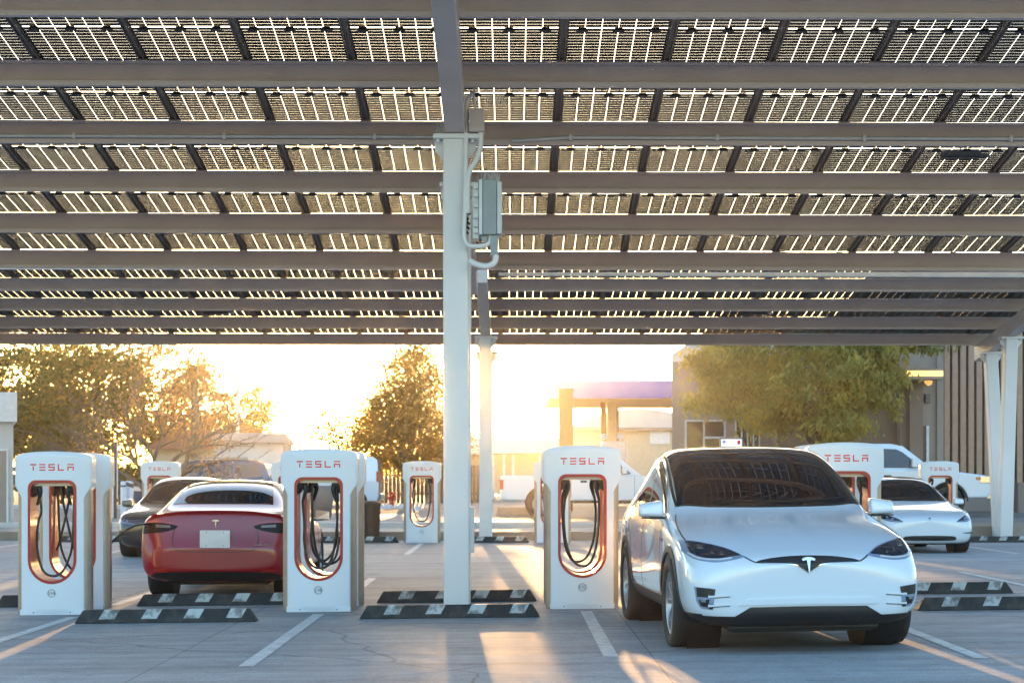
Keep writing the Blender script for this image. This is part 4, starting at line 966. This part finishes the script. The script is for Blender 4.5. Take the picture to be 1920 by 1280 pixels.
def wagon():
    L = 4.65; rw = .36
    low = outline(L, .32, [(L, .5), (L-.02, .80), (L-.35, 1.0), (L-1.25, 1.12), (.05, 1.15), (0, .5)], [.95, 3.75], .43, rw)
    cab = [(.02, 1.10), (.22, 1.66), (.55, 1.80), (2.6, 1.82), (2.95, 1.75), (3.75, 1.10)]
    wins = [[(.30, 1.22), (.42, 1.62), (1.25, 1.68), (1.25, 1.20)], [(1.33, 1.20), (1.33, 1.68), (2.25, 1.70), (2.25, 1.18)], [(2.33, 1.18), (2.33, 1.70), (2.78, 1.68), (3.38, 1.2), (3.38, 1.18)]]
    ex = [('roof_rail', M['chrome'], lambda mb: [(mb.box(.7, 2.5, s-.025, s+.025, 1.87, 1.90), mb.box(.7, .78, s-.02, s+.02, 1.78, 1.87), mb.box(1.6, 1.68, s-.02, s+.02, 1.78, 1.87), mb.box(2.42, 2.5, s-.02, s+.02, 1.78, 1.87)) for s in (-.62, .62)]),
          ('window_trim', M['chrome'], lambda mb: [mb.box(.2, 3.5, s-.012, s+.012, 1.145, 1.17) for s in (-.925, .925)]),
          ('headlight', M['chrome'], lambda mb: [mb.box(L-.30, L-.03, s-.04, s+.04, .76, .92) for s in (-.90, .90)])]
    return side_vehicle('estate_car', low, cab, 1.85, .16, wins, .95, 3.75, rw, M['paint_blue'], ex)
wg = wagon(); wg.location = (wx(508, 62), 63, .18); wg.rotation_euler = (0, 0, PI); tag(wg, 'dark blue estate car with silver roof rails, beyond the red sedan', 'car')
def van():
    L = 4.6; rw = .33
    low = outline(L, .35, [(L, .5), (L-.05, .85), (L-.55, 1.05), (L-.9, 1.10), (0, 1.12), (0, .5)], [.85, 3.75], .40, rw)
    cab = [(.0, 1.06), (.05, 1.85), (.2, 1.97), (3.0, 1.97), (3.3, 1.86), (3.9, 1.06)]
    wins = [[(2.45, 1.15), (2.45, 1.72), (3.1, 1.72), (3.55, 1.15)], [(1.3, 1.2), (1.3, 1.7), (2.3, 1.72), (2.3, 1.2)]]
    ex = [('tail_light', M['tailred'], lambda mb: [mb.box(-.02, .08, s-.04, s+.04, 1.05, 1.45) for s in (-.86, .86)]), ('bumper', M['greytext'], lambda mb: (mb.box(-.10, .12, -.85, .85, .38, .62), mb.box(L-.12, L+.03, -.85, .85, .34, .6)))]
    return side_vehicle('van', low, cab, 1.8, .08, wins, .85, 3.75, rw, M['paint_white'], ex)
vn = van(); vn.location = (wx(711, 68), 68.5, .18); vn.rotation_euler = (0, 0, PI); tag(vn, 'white van with red tail light showing behind the post marked 11B', 'van')

# ------------------------------------------------------------------ trees
def limb(mb, a, b, r0, r1, wob=.1, n=6, sg=7):
    a = Vector(a); b = Vector(b); L = (b-a).length; pts = []
    for i in range(n+1):
        t = i/n; p = a.lerp(b, t); q = math.sin(PI*t)*wob*L
        pts.append(p+Vector((random.uniform(-q, q), random.uniform(-q, q), random.uniform(-q, q)*.4+math.sin(PI*t)*L*.05)))
    mb.tube(pts, [r0+(r1-r0)*i/n for i in range(n+1)], sg); return pts
def leafy(name, label, X, Y, zb, h_trunk, blobs, clusters, per, ls, lm, rt=.16, spread=.35, cat='tree', group=None, droop=0):
    """blobs = [(dx, dy, z, rx, ry, rz)] relative to the foot"""
    t = thing(name, label, cat, (X, Y, zb), 0, group)
    tr = MB(); top = Vector((0, 0, h_trunk)); limb(tr, (0, 0, -.1), top, rt, rt*.7, .02, 5, 10)
    vol = [b[3]*b[4]*b[5] for b in blobs]; cr = MB(); vs = []; fs = []
    for c in range(clusters):
        b = random.choices(blobs, vol)[0]
        while True:
            u = Vector([random.uniform(-1, 1) for _ in range(3)])
            if .35 < u.length < 1: break
        u = u*(.75+.25*random.random())
        cc = Vector((b[0]+u.x*b[3], b[1]+u.y*b[4], b[2]+u.z*b[5])); s = spread*random.uniform(.6, 1.35)
        if c % max(1, clusters//26) == 0:
            mid = top.lerp(cc, .5)+Vector((0, 0, -.1*h_trunk)); limb(tr, top*random.uniform(.8, 1), cc, rt*.45, rt*.06, .08, 6, 6)
        for i in range(per):
            p = cc+Vector((random.gauss(0, s), random.gauss(0, s), random.gauss(0, s*.6)-droop*random.random()))
            a = Vector([random.gauss(0, 1) for _ in range(3)]).normalized(); bb = a.orthogonal().normalized(); bb.rotate(Matrix.Rotation(random.uniform(0, 2*PI), 3, a))
            cc2 = a.cross(bb); l = ls*random.uniform(.6, 1.4); k = len(vs)
            if droop: bb = (bb+Vector((0, 0, -1.2))).normalized(); cc2 = bb.orthogonal().normalized()
            vs += [p-bb*l, p+cc2*l*.45, p+bb*l, p-cc2*l*.45]; fs.append((k, k+1, k+2, k+3))
    tr.build('trunk', M['bark'], t); cr.add(vs, fs); cr.build('crown', lm, t, fix=False)
    return t
GT = 'trees behind the street'
# left background wall of trees
leafy('shade_tree', 'dense green tree with golden lower leaves at the left edge', wx(15, 92), 92, .2, 2.5, [(0, 0, 5.6, 4.6, 4, 3.6), (-3.2, 1, 5, 3.4, 3, 3), (2, 0, 3.6, 2.6, 2.6, 2.2)], 240, 52, .15, M['leaf_green'], .3, .46, group=GT)
leafy('shade_tree', 'green and orange tree filling the gap left of the bare tree', wx(150, 86), 86, .2, 2.2, [(0, 0, 5.4, 3.8, 3.4, 3.2), (-2, 0, 3.2, 2.6, 2.4, 1.8), (1.6, 0, 3.4, 2.2, 2.4, 2.0)], 185, 50, .15, M['leaf_green'], .28, .42, group=GT)
leafy('shade_tree', 'rust tinged tree right behind the bare tree', wx(300, 90), 90, .2, 2.4, [(0, 0, 5.2, 3.2, 2.8, 3.6), (-2.6, 0, 5.6, 2.4, 2.4, 2.4), (1.8, 0, 4.2, 1.9, 2, 2.6)], 130, 48, .14, M['leaf_rust'], .26, .42, group=GT)
leafy('shade_tree', 'golden small tree behind the lamp post and shed', wx(462, 98), 98, .2, 2.0, [(0, 0, 4.6, 1.6, 1.6, 1.7), (-1.7, 0, 3.7, 1.6, 1.4, 1.5), (.8, 0, 3.0, 1.2, 1.2, 1.0)], 95, 44, .13, M['leaf_gold'], .14, .36, group=GT)
leafy('shade_tree', 'sunlit tree crossed by the sun glare left of the near column', wx(762, 76), 76, .2, 1.6, [(.2, 0, 5.2, 1.5, 1.5, 1.5), (-.3, 0, 4.0, 1.7, 1.6, 1.0), (-.8, 0, 3.2, 1.6, 1.4, 1.0), (.9, 0, 3.2, 1.5, 1.4, 1.4), (.2, 0, 1.9, 1.8, 1.3, .9), (-1.3, 0, 2.3, 1.1, 1, .8), (.3, 0, 6.4, .7, .7, .6), (2.0, 0, 3.4, .75, .9, 1.5), (1.7, 0, 4.9, .65, .8, .8)], 480, 50, .085, M['leaf_gold'], .16, .30, group=GT)  # last lobes, unseen behind the column, are added to dapple the sunlight
leafy('shade_tree', 'thin airy tree just left of the sunlit tree', wx(655, 80), 80, .2, 1.5, [(-.5, 0, 3.7, 1.0, .8, .9), (.5, 0, 3.0, .9, .8, .8), (-.9, 0, 2.7, .7, .6, .6)], 46, 24, .10, M['leaf_gold'], .07, .30, group=GT)
leafy('shade_tree', 'broad olive tree before the brown building at right', wx(1540, 57), 57, .3, 2.0, [(0, 0, 4.4, 2.6, 2.2, 1.5), (-2.6, 0, 4.5, 1.5, 1.8, 1.1), (-3.6, .4, 3.6, .7, .9, .45), (1.6, 0, 4.6, 1.2, 1.8, 1.1), (-1.6, 0, 3.2, 1.5, 1.5, .75), (.3, -.4, 2.75, 1.3, 1.5, .6), (1.7, 0, 3.5, .9, 1.3, .7), (2.4, 0, 5.6, 1.2, 1.2, .6), (-2.2, .5, 5.9, 1.2, 1, .8), (1.5, .5, 6.0, 1.5, 1, .8), (3.2, 0, 5.6, 1.3, .8, .55), (-3.4, 0, 5.0, .9, 1, .9)], 400, 58, .10, M['leaf_olive'], .13, .22, group=GT, droop=.25)
for i in range(7):                     # low shrubs under the left trees
    X = wx(60+i*38+random.uniform(-8, 8), 74); 
    leafy('shrub', ['dark shrub growing below the left trees by the small building', 'dark shrub below the trees, second from the small building', 'dark shrub growing just left of the sign post', 'dark shrub growing behind the white bollards', 'dark shrub right of the bollards', 'dark shrub at the foot of the bare tree', 'dark shrub before the tiled house'][i], X, 74+random.uniform(-2, 2), .2, .4, [(0, 0, 1.0, .95, .8, .8)], 26, 40, .09, M['leaf_green'], .04, .24, 'shrub', 'shrubs below the left trees')
# palms
def palm(label, X, Y, h, r, n=34):
    t = thing('palm_tree', label, 'palm tree', (X, Y, .2), 0, 'palm trees at left')
    mb = MB(); limb(mb, (0, 0, -.1), (0, 0, h), .2, .15, .01, 6, 10); mb.build('trunk', M['bark'], t)
    mb = MB()
    for i in range(n):
        a = random.uniform(0, 2*PI); el = random.uniform(-.9, 1.2); d = Vector((math.cos(a)*math.cos(el), math.sin(a)*math.cos(el), math.sin(el))); sd = Vector((-math.sin(a), math.cos(a), 0))
        L = r*random.uniform(.8, 1.15); prev = Vector((0, 0, h))
        for k in range(9):
            p = Vector((0, 0, h))+d*L*(k+1)/9+Vector((0, 0, -L*.35*((k+1)/9)**2))
            for s in (-1, 1):
                tip = p+sd*s*L*.22*(1-.05*k)+d*L*.10+Vector((0, 0, -.15*L)); mb.add([prev, p, tip], [(0, 1, 2)])
            prev = p
    mb.build('crown', M['leaf_rust'], t, fix=False)
palm('tall palm behind the right side of the bare tree', wx(365, 84), 84, 6.0, 1.5)
palm('shorter palm behind the lamp post', wx(452, 88), 88, 3.2, 1.1)
palm('low palm beside the tiled house', wx(232, 78), 78, 1.3, 1.0)
# bare tree
def bare():
    t = thing('bare_tree', 'leafless spreading tree with many grey branches', 'tree', (wx(286, 62), 62, .2)); mb = MB()
    def br(a, d, L, r, dep):
        b = a+d*L; pts = limb(mb, a, b, r, r*.62, .05, 4, 5 if dep < 3 else 4)
        if dep >= 6: return
        for i in range(2 if dep > 1 else 3):
            ax = Vector((random.gauss(0, 1), random.gauss(0, .5), random.gauss(0, .4))).normalized(); nd = (d+ax*(.62 if dep else .8)); nd.z = nd.z*.9+.10; nd.normalize()
            br(b, nd, L*random.uniform(.68, .88), r*.62, dep+1)
        if dep > 1 and random.random() < .7:
            m = pts[2]; nd = (d+Vector((random.gauss(0, .9), random.gauss(0, .4), random.gauss(0, .3)))).normalized(); br(m, nd, L*.6, r*.4, dep+2)
    base = Vector((0, 0, .55)); limb(mb, (0, 0, -.1), base, .16, .15, .02, 3, 10)
    for d in ((-.95, .1, .72), (-.45, -.2, 1), (.0, .2, 1), (.5, -.1, .95), (.95, .1, .75), (-1.0, .3, .45)): br(base, Vector(d).normalized(), 1.25, .09, 1)
    mb.build('trunk', M['bark'], t)
    cr = MB(); vs = []; fs = []
    for i in range(1500):
        a = random.uniform(0, PI); rr = random.uniform(1.6, 3.0); p = Vector((math.cos(a)*rr, random.gauss(0, .8), .9+math.sin(a)*rr*1.1)); l = .06; k = len(vs)
        u = Vector([random.gauss(0, 1) for _ in range(3)]).normalized(); v = u.orthogonal().normalized(); vs += [p-u*l, p+v*l*.5, p+u*l, p-v*l*.5]; fs.append((k, k+1, k+2, k+3))
    cr.add(vs, fs); cr.build('crown', M['leaf_rust'], t, fix=False)
bare()

# ------------------------------------------------------------------ buildings and street furniture
def bld(name, label, cat='building', group=None): return thing(name, label, cat, (0, 0, 0), 0, group)
def root_at(t, x, y, z):
    for c in t.children: c.location = (c.location[0]-x, c.location[1]-y, c.location[2]-z)
    t.location = (x, y, z)
def B(t, nm, m, *bx, bevel=.0):
    mb = MB()
    for b in bx: mb.box(*b)
    return mb.build(nm, m, t, bevel, split=nm not in ('frame', 'slats'))
# small building at the left edge
t = bld('small_building', 'small pale building with white roof band at the left edge')
x1 = wx(25, 46); x2 = wx(30, 45.6)
def slant(nm, m, xl, xr, y0, y1, z0, z1, side):
    mb = MB(); k = y1/y0*1.01; a, b = (xl, xr*k) if side == 'r' else (xl*k, xr)
    mb.hexa([(xl, y0, z0), (xr, y0, z0), (b, y1, z0), (a, y1, z0)], [(xl, y0, z1), (xr, y0, z1), (b, y1, z1), (a, y1, z1)]); return mb.build(nm, m, t)
slant('wall', M['pale'], -22, x1, 46, 51, .1, wz(788, 46), 'r'); slant('fascia', M['trim'], -22.2, x2, 45.7, 51.3, wz(790, 45.7), wz(735, 45.7), 'r')
d = B(t, 'panel_door', M['taupe'], (-13.4, wx(14, 46), 45.93, 45.997, .3, wz(845, 46))); B(d, 'frame', M['trim'], (-13.4, wx(17, 46), 45.91, 45.995, wz(845, 46), wz(841, 46)), (wx(14, 46), wx(17, 46), 45.91, 45.995, .3, wz(845, 46)))
root_at(t, -17, 46, .1)
# shed
t = bld('utility_shed', 'pale flat fronted utility shed with overhanging roof beyond the red sedan', 'shed')
a, b = wx(401, 70), wx(530, 70)
B(t, 'wall', M['pale'], (a, b, 70, 73, .1, wz(832, 70)))
mb = MB(); za = wz(832, 70); zb = wz(822, 70); mb.hexa([(a-.1, 69.7, za), (b+.15, 69.7, za), (b+.15, 73.4, za), (a-.1, 73.4, za)], [(a-.1, 69.7, za+.08), (b+.05, 69.7, za+.08), (b-.1, 71.5, zb+.25), (a-.1, 71.5, zb+.25)]); mb.build('roof', M['taupe'], t, .01)
B(t, 'lamp', M['greytext'], *[(a+q, a+q+.06, 69.62, 69.69, za-.02, za+.05) for q in (.5, 1.05, 2.1)])
root_at(t, (a+b)/2, 71.5, .1)
# tiled house
t = bld('tiled_house', 'low house with clay tile roof behind the bare tree', 'house')
a, b = wx(285, 86), wx(398, 86); zw = wz(842, 86)
B(t, 'wall', M['beige'], (a, b, 86, 92, .1, zw))
mb = MB(); mb.hexa([(a-.4, 85.4, zw), (b+.3, 85.4, zw), (b+.3, 92.5, zw), (a-.4, 92.5, zw)], [(a+.8, 88.5, zw+.95), (b-.6, 88.5, zw+.95), (b-.6, 89.5, zw+.95), (a+.8, 89.5, zw+.95)]); mb.build('roof', M['tile'], t)
f_ = B(t, 'window', M['trim'], (wx(360, 86), wx(370, 86), 85.95, 85.995, wz(868, 86), wz(848, 86))); B(f_, 'pane', M['winglass'], (wx(361.5, 86), wx(368.5, 86), 85.93, 85.948, wz(866, 86), wz(850, 86)))
root_at(t, (a+b)/2, 89, .1)
# lamp post and thin pole
t = thing('street_lamp', 'grey lamp post with a short arm to the right, beside the shed', 'street lamp', (wx(446, 76), 76, .15))
mb = MB(); zt = wz(703, 76)-.15; mb.tube([(0, 0, 0), (0, 0, zt)], [.09, .06], 10); mb.build('pole', M['galv'], t)
mb = MB(); mb.tube([(0, 0, zt-.05), (.6, 0, zt)], .03, 8); mb.box(.35, .75, -.1, .1, zt-.02, zt+.07); mb.build('lamp_head', M['galv'], t)
t = thing('utility_pole', 'thin distant pole against the bright sky left of the middle', 'pole', (wx(562, 95), 95, .15))
mb = MB(); zt = wz(803, 95)-.15; mb.tube([(0, 0, 0), (0, 0, zt)], .05, 8); mb.bar((-.1, 0, zt-.1), (.2, 0, zt-.1), .05, .05); mb.build('pole', M['brownwood'], t)
# sign post and bollards
t = thing('sign_post', 'thin dark post behind the white bollards', 'post', (wx(216, 56), 56, .17))
mb = MB(); zt = wz(830, 56)-.17; mb.tube([(0, 0, 0), (0, 0, zt)], .05, 8); mb.build('pole', M['brownwood'], t); B(t, 'edge_strip', M['trim'], (.05, .08, -.02, .02, .6, zt))
bo = thing('bollard', 'nearest of the white bollards left of the red sedan', 'bollard', (wx(212, 57), 57, .17), 0, 'white bollards')
mb = MB(); mb.lathe([(.085, 0), (.085, 1.06), (.07, 1.10), (0, 1.12)], 16); mb.build('post', M['white'], bo); mb = MB(); mb.lathe([(.088, .93), (.088, .99)], 16); mb.build('band', M['greytext'], bo)
for x, Y, lb in ((231, 59, 'second of the white bollards, wider gap to its left'), (238.5, 65, 'third white bollard, close behind the second'), (246, 69, 'farthest of the white bollards')):
    c = copy_tree(bo); c.location = (wx(x, Y), Y, .17); tag(c, lb)
# bin, planter, hydrant, fence
t = thing('litter_bin', 'dark brown slatted litter bin right of the post marked 11B', 'bin', (wx(692, 41.2), 41.2, 0))
mb = MB(); mb.lathe([(.20, 0), (.23, .80)], 24)
for i in range(20): a = 2*PI*i/20; mb.bar((.215*math.cos(a), .215*math.sin(a), .02), (.245*math.cos(a), .245*math.sin(a), .82), .03, .02, up=(math.cos(a), math.sin(a), 0))
mb.build('drum', M['can'], t); mb = MB(); mb.lathe([(.0, .90), (.15, .90), (.26, .86), (.27, .80), (.25, .79)], 24); mb.build('lid', M['can'], t)
t = thing('planter', 'brown tapered concrete planter seen through the opening of post 11B', 'planter', (wx(603, 58), 58, .17))
mb = MB(); mb.lathe([(.0, 0), (.30, 0), (.42, .95), (.36, .98), (.34, .9), (0, .9)], 28); mb.build('pot', M['taupe2'], t)
t = thing('fire_hydrant', 'red fire hydrant by the brown fence', 'hydrant', (wx(735, 78), 78, .2))
mb = MB(); mb.lathe([(.14, 0), (.14, .05), (.10, .06), (.10, .42), (.13, .44), (.13, .48), (.09, .56), (.03, .60), (0, .62)], 16); mb.cyl((-.17, 0, .33), (.17, 0, .33), .05, 10); mb.build('body', M['hydrant'], t)
t = thing('wooden_fence', 'dark brown board fence below the sunlit tree', 'fence', (wx(770, 88), 88, .15))
mb = MB(); a, b = wx(706, 88)-wx(770, 88), wx(900, 88)-wx(770, 88); q = a
while q < b: mb.box(q, q+.17, -.03, .03, 0, wz(872, 88)-.15); q += .19
mb.build('boards', M['brownwood'], t); mb = MB(); mb.box(a, b, .031, .08, .4, .5); mb.box(a, b, .031, .08, 1.3, 1.4); mb.build('rail', M['brownwood'], t)
t = thing('parking_block', 'weathered concrete block on the sunny street behind the middle', 'kerb block', (wx(985, 60), 60, .17))
mb = MB(); mb.hexa([(-.95, -.2, 0), (.95, -.2, 0), (.95, .2, 0), (-.95, .2, 0)], [(-.9, -.15, .28), (.9, -.15, .28), (.9, .15, .28), (-.9, .15, .28)]); mb.build('block', M['kerb'], t, .03)
t = thing('rock_heap', 'pale rocks on the kerb between post 11B and the distant clear post', 'rocks', (wx(722, 66), 66, .2))
mb = MB()
for i in range(26):
    c = Vector((random.uniform(-.5, 1.2), random.uniform(-.4, .4), random.uniform(.02, .16))); s = random.uniform(.07, .2)
    ring = [(c.x+s*math.cos(2*PI*k/7)*random.uniform(.8, 1.2), c.y+s*math.sin(2*PI*k/7), c.z) for k in range(7)]; mb.add(ring+[(c.x, c.y, c.z+s*.8)], [(k, (k+1) % 7, 7) for k in range(7)])
mb.build('rocks', M['pale'], t)
# filling station
t = bld('petrol_station', 'filling station canopy with violet and white fascia against the sun', 'petrol station')
xa, xb = wx(1030, 76), wx(1400, 76); zt, zm = wz(713, 76), wz(746, 76)
B(t, 'canopy_fascia', M['violet'], (xa, xb, 76, 76.2, zm, zt)); B(t, 'canopy_roof', M['beige'], (xa+.002, xb, 76.203, 86, zm-.05, zt-.1))
B(t, 'canopy_column', M['orange'], (wx(1127, 79), wx(1137, 79), 79, 79.4, .2, zm-.055)); B(t, 'canopy_column', M['beige'], (wx(1139, 79), wx(1156, 79), 79, 79.5, .2, zm-.055)); B(t, 'canopy_column', M['orange'], (wx(1152, 84), wx(1160, 84), 84, 84.4, .2, zm-.055))
pm = B(t, 'fuel_pump', M['trim'], (wx(1128, 77), wx(1176, 77), 77.2, 77.9, .3, wz(826, 77)), bevel=.1)
root_at(t, 8, 80, .2)
t = thing('brown_pillar', 'tall orange brown square pillar in front of the filling station', 'pillar', (wx(1061, 66), 66, .2)); B(t, 'shaft', M['orange'], (-.25, .25, -.25, .25, 0, wz(735, 66)-.2), bevel=.01); B(t, 'cap', M['orange'], (-.26, .26, -.26, .26, wz(735, 66)-.198, wz(729, 66)-.2))
GR = 'round discs on the fuel pump'
for x, lb in ((1133, 'left round white disc on top of the fuel pump'), (1163, 'right round white disc on top of the fuel pump')):
    t = thing('round_sign', lb, 'sign', (wx(x, 76.9), 76.9, wz(826, 77)), 0, GR); mb = MB(); mt = Matrix.Translation((0, -.02, .17)) @ Matrix.Rotation(R(90), 4, 'X'); mb.lathe([(0, .05), (.13, .05), (.14, .03), (.14, -.03), (0, -.03)], 24, 0, mt); mb.box(-.02, .02, -.02, .02, 0, .06); mb.build('disc', M['trim'], t); mb = MB(); mb.lathe([(.06, .056), (.075, .056)], 20, 0, mt); mb.build('ring', M['greytext'], t)
t = bld('arched_shop', 'pale building with arched roof beyond the filling station', 'building')
xa, xb = wx(1070, 112), wx(1330, 112); zw = wz(806, 112)
B(t, 'wall', M['beige'], (xa, xb, 112, 124, .1, zw)); mb = MB(); mb.prism([(xa-.3+ (xb-xa+.6)*i/16, zw+.15+1.15*math.sin(PI*i/16)) for i in range(17)], 111.6, 124.4, 'y'); mb.build('roof', M['pale'], t)
B(t, 'eave', M['taupe'], (xa-.3, xb+.3, 111.5, 111.99, zw-.02, zw+.14)); f_ = B(t, 'shop_window', M['trim'], (wx(1218, 112), wx(1256, 112), 111.9, 111.99, wz(832, 112), wz(808, 112)))
root_at(t, (xa+xb)/2, 118, .1)
t = bld('low_shop', 'low sun bleached shop with awning in the glare right of the far column', 'building')
xa, xb = wx(800, 102), wx(1052, 102)
B(t, 'wall', M['beige'], (xa, xb, 102, 110, .1, wz(852, 102))); B(t, 'awning', M['pale'], (xa-.2, xb+.1, 100.6, 110, wz(850, 102), wz(822, 102))); B(t, 'post', M['trim'], *[(wx(x, 101)-.06, wx(x, 101)+.06, 100.9, 101.02, .1, wz(852, 102)) for x in (925, 945, 962, 1012)])
root_at(t, (xa+xb)/2, 106, .1)
# right side buildings
t = bld('stucco_building', 'taupe stucco building with white framed windows left of the olive tree', 'building')
xa, xb = wx(1260, 62), wx(1700, 62); zt = wz(678, 62)
slant('wall', M['taupe'], xa, xb, 62, 74, .1, zt, 'l')
mb = MB(); mb.prism([(xa, zt), (xa, zt+.25), (xa+1.4, zt+1.2), (xa+9, zt+1.2), (xa+9, zt)], 62.0, 62.3, 'y'); mb.build('parapet', M['pale'], t)
f_ = B(t, 'window', M['trim'], (wx(1284, 62), wx(1287, 62), 61.9, 61.995, .4, wz(790, 62)), (wx(1318, 62), wx(1321, 62), 61.9, 61.995, .4, wz(790, 62)), (wx(1357, 62), wx(1360, 62), 61.9, 61.995, .4, wz(790, 62)), (wx(1284, 62), wx(1360, 62), 61.88, 61.995, wz(790, 62), wz(787, 62)), (wx(1321, 62), wx(1357, 62), 61.9, 61.995, wz(822, 62), wz(818, 62)))
B(f_, 'pane', M['winglass'], (wx(1287, 62), wx(1357, 62), 61.96, 61.985, .4, wz(790, 62)))
f_ = B(t, 'tall_window', M['trim'], *[(wx(x, 62), wx(x+2.5, 62), 61.9, 61.995, .4, wz(772, 62)) for x in (1378, 1389, 1400, 1411, 1422)], (wx(1449, 62), wx(1454, 62), 61.9, 61.995, .4, wz(740, 62)))
B(f_, 'pane', M['winglass'], (wx(1380, 62), wx(1423, 62), 61.96, 61.985, .4, wz(772, 62)))
root_at(t, 10, 68, .1)
t = bld('brown_building', 'plain brown wall block behind the olive tree', 'building')
xa, xb = wx(1456, 60.5), wx(1687, 60.5)
B(t, 'wall', M['taupe2'], (xa, xb, 60.5, 61.9, .1, wz(650, 60.5))); root_at(t, (xa+xb)/2, 61, .1)
t = bld('slatted_building', 'brown building with vertical slats and a lit entrance canopy at the right edge', 'building')
Yb = 60.0; xa, xb = wx(1687, Yb)+.01, wx(1768, Yb)
B(t, 'wall', M['taupe'], (xa, xb, Yb, Yb+8, .1, 8.5), (xb+.001, 40, Yb+.3, Yb+8, .1, 8.6)); B(t, 'pier', M['taupe2'], (wx(1700, Yb), wx(1724, Yb), Yb-.5, Yb-.003, .1, wz(700, Yb)))
mb = MB(); x = xb+.02
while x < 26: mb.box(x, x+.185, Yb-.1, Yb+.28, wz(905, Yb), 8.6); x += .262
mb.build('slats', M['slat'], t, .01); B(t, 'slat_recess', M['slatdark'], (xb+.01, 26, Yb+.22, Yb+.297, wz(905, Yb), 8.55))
B(t, 'corner_trim', M['taupe'], (xb-.22, xb-.003, Yb-.12, Yb-.002, .1, 8.3))
B(t, 'entrance_canopy', M['taupe'], (wx(1672, Yb-2), wx(1768, Yb-2), Yb-2, Yb-.004, wz(712, Yb-2)+.02, wz(690, Yb-2)), bevel=.01)
B(t, 'light_strip', M['yellow'], (wx(1693, Yb-2), wx(1768, Yb-2), Yb-2.03, Yb-2.003, wz(705, Yb-2), wz(695, Yb-2)))
f_ = B(t, 'door', M['slatdark'], (wx(1727, Yb), wx(1741, Yb), Yb-.05, Yb-.004, .3, wz(798, Yb))); B(f_, 'frame', M['trim'], (wx(1736, Yb), wx(1741, Yb), Yb-.08, Yb-.052, .3, wz(798, Yb)))
f_ = B(t, 'wall_lamp', M['lampgrey'], (wx(1733, Yb), wx(1742, Yb), Yb-.2, Yb-.004, wz(755, Yb), wz(738, Yb))); 
mb = MB(); mb.lathe([(0, -.12), (.10, -.08), (.13, 0), (.13, .05)], 16, 0, Matrix.Translation((wx(1738, Yb-1), Yb-1.2, wz(715, Yb-1)-.03))); mb.build('ceiling_lamp', M['litamb'], t)
root_at(t, 17, Yb, .1)
t = thing('planter_wall', 'low brown planter wall before the slatted wall at right', 'wall', (18, 58, .25)); B(t, 'wall', M['taupe2'], (-2.2, 8, -.3, .3, 0, 1.0), bevel=.02)
t = thing('menu_board', 'lit menu board with blue and red marks above the big white car roof', 'sign board', (wx(1371, 54), 54, .3))
zt = wz(820, 54)-.3; B(t, 'frame', M['lampgrey'], (-.34, .34, -.06, .06, zt-.75, zt), (-.05, .05, -.05, .05, 0, zt-.75), bevel=.01); s_ = B(t, 'screen', M['screen'], (-.30, .30, -.075, -.063, zt-.70, zt-.05)); B(s_, 'blue_mark', M['skyblue'], (-.26, -.17, -.080, -.0765, zt-.17, zt-.08)); B(s_, 'red_mark', M['redtext'], (.17, .26, -.080, -.0765, zt-.20, zt-.08))

# ------------------------------------------------------------------ haze: one closed box of even air
hz = bpy.data.materials.new('haze'); hz.use_nodes = True; n = hz.node_tree; n.nodes.clear()
o_ = n.nodes.new('ShaderNodeOutputMaterial'); v_ = n.nodes.new('ShaderNodeVolumePrincipled')
v_.inputs['Color'].default_value = (.95, .93, .90, 1); v_.inputs['Density'].default_value = HAZE; v_.inputs['Anisotropy'].default_value = .93
n.links.new(v_.outputs[0], o_.inputs['Volume'])
tag(MB().box(-60, 60, -8, 160, -2.2, 14).build('haze', hz), kind='stuff')
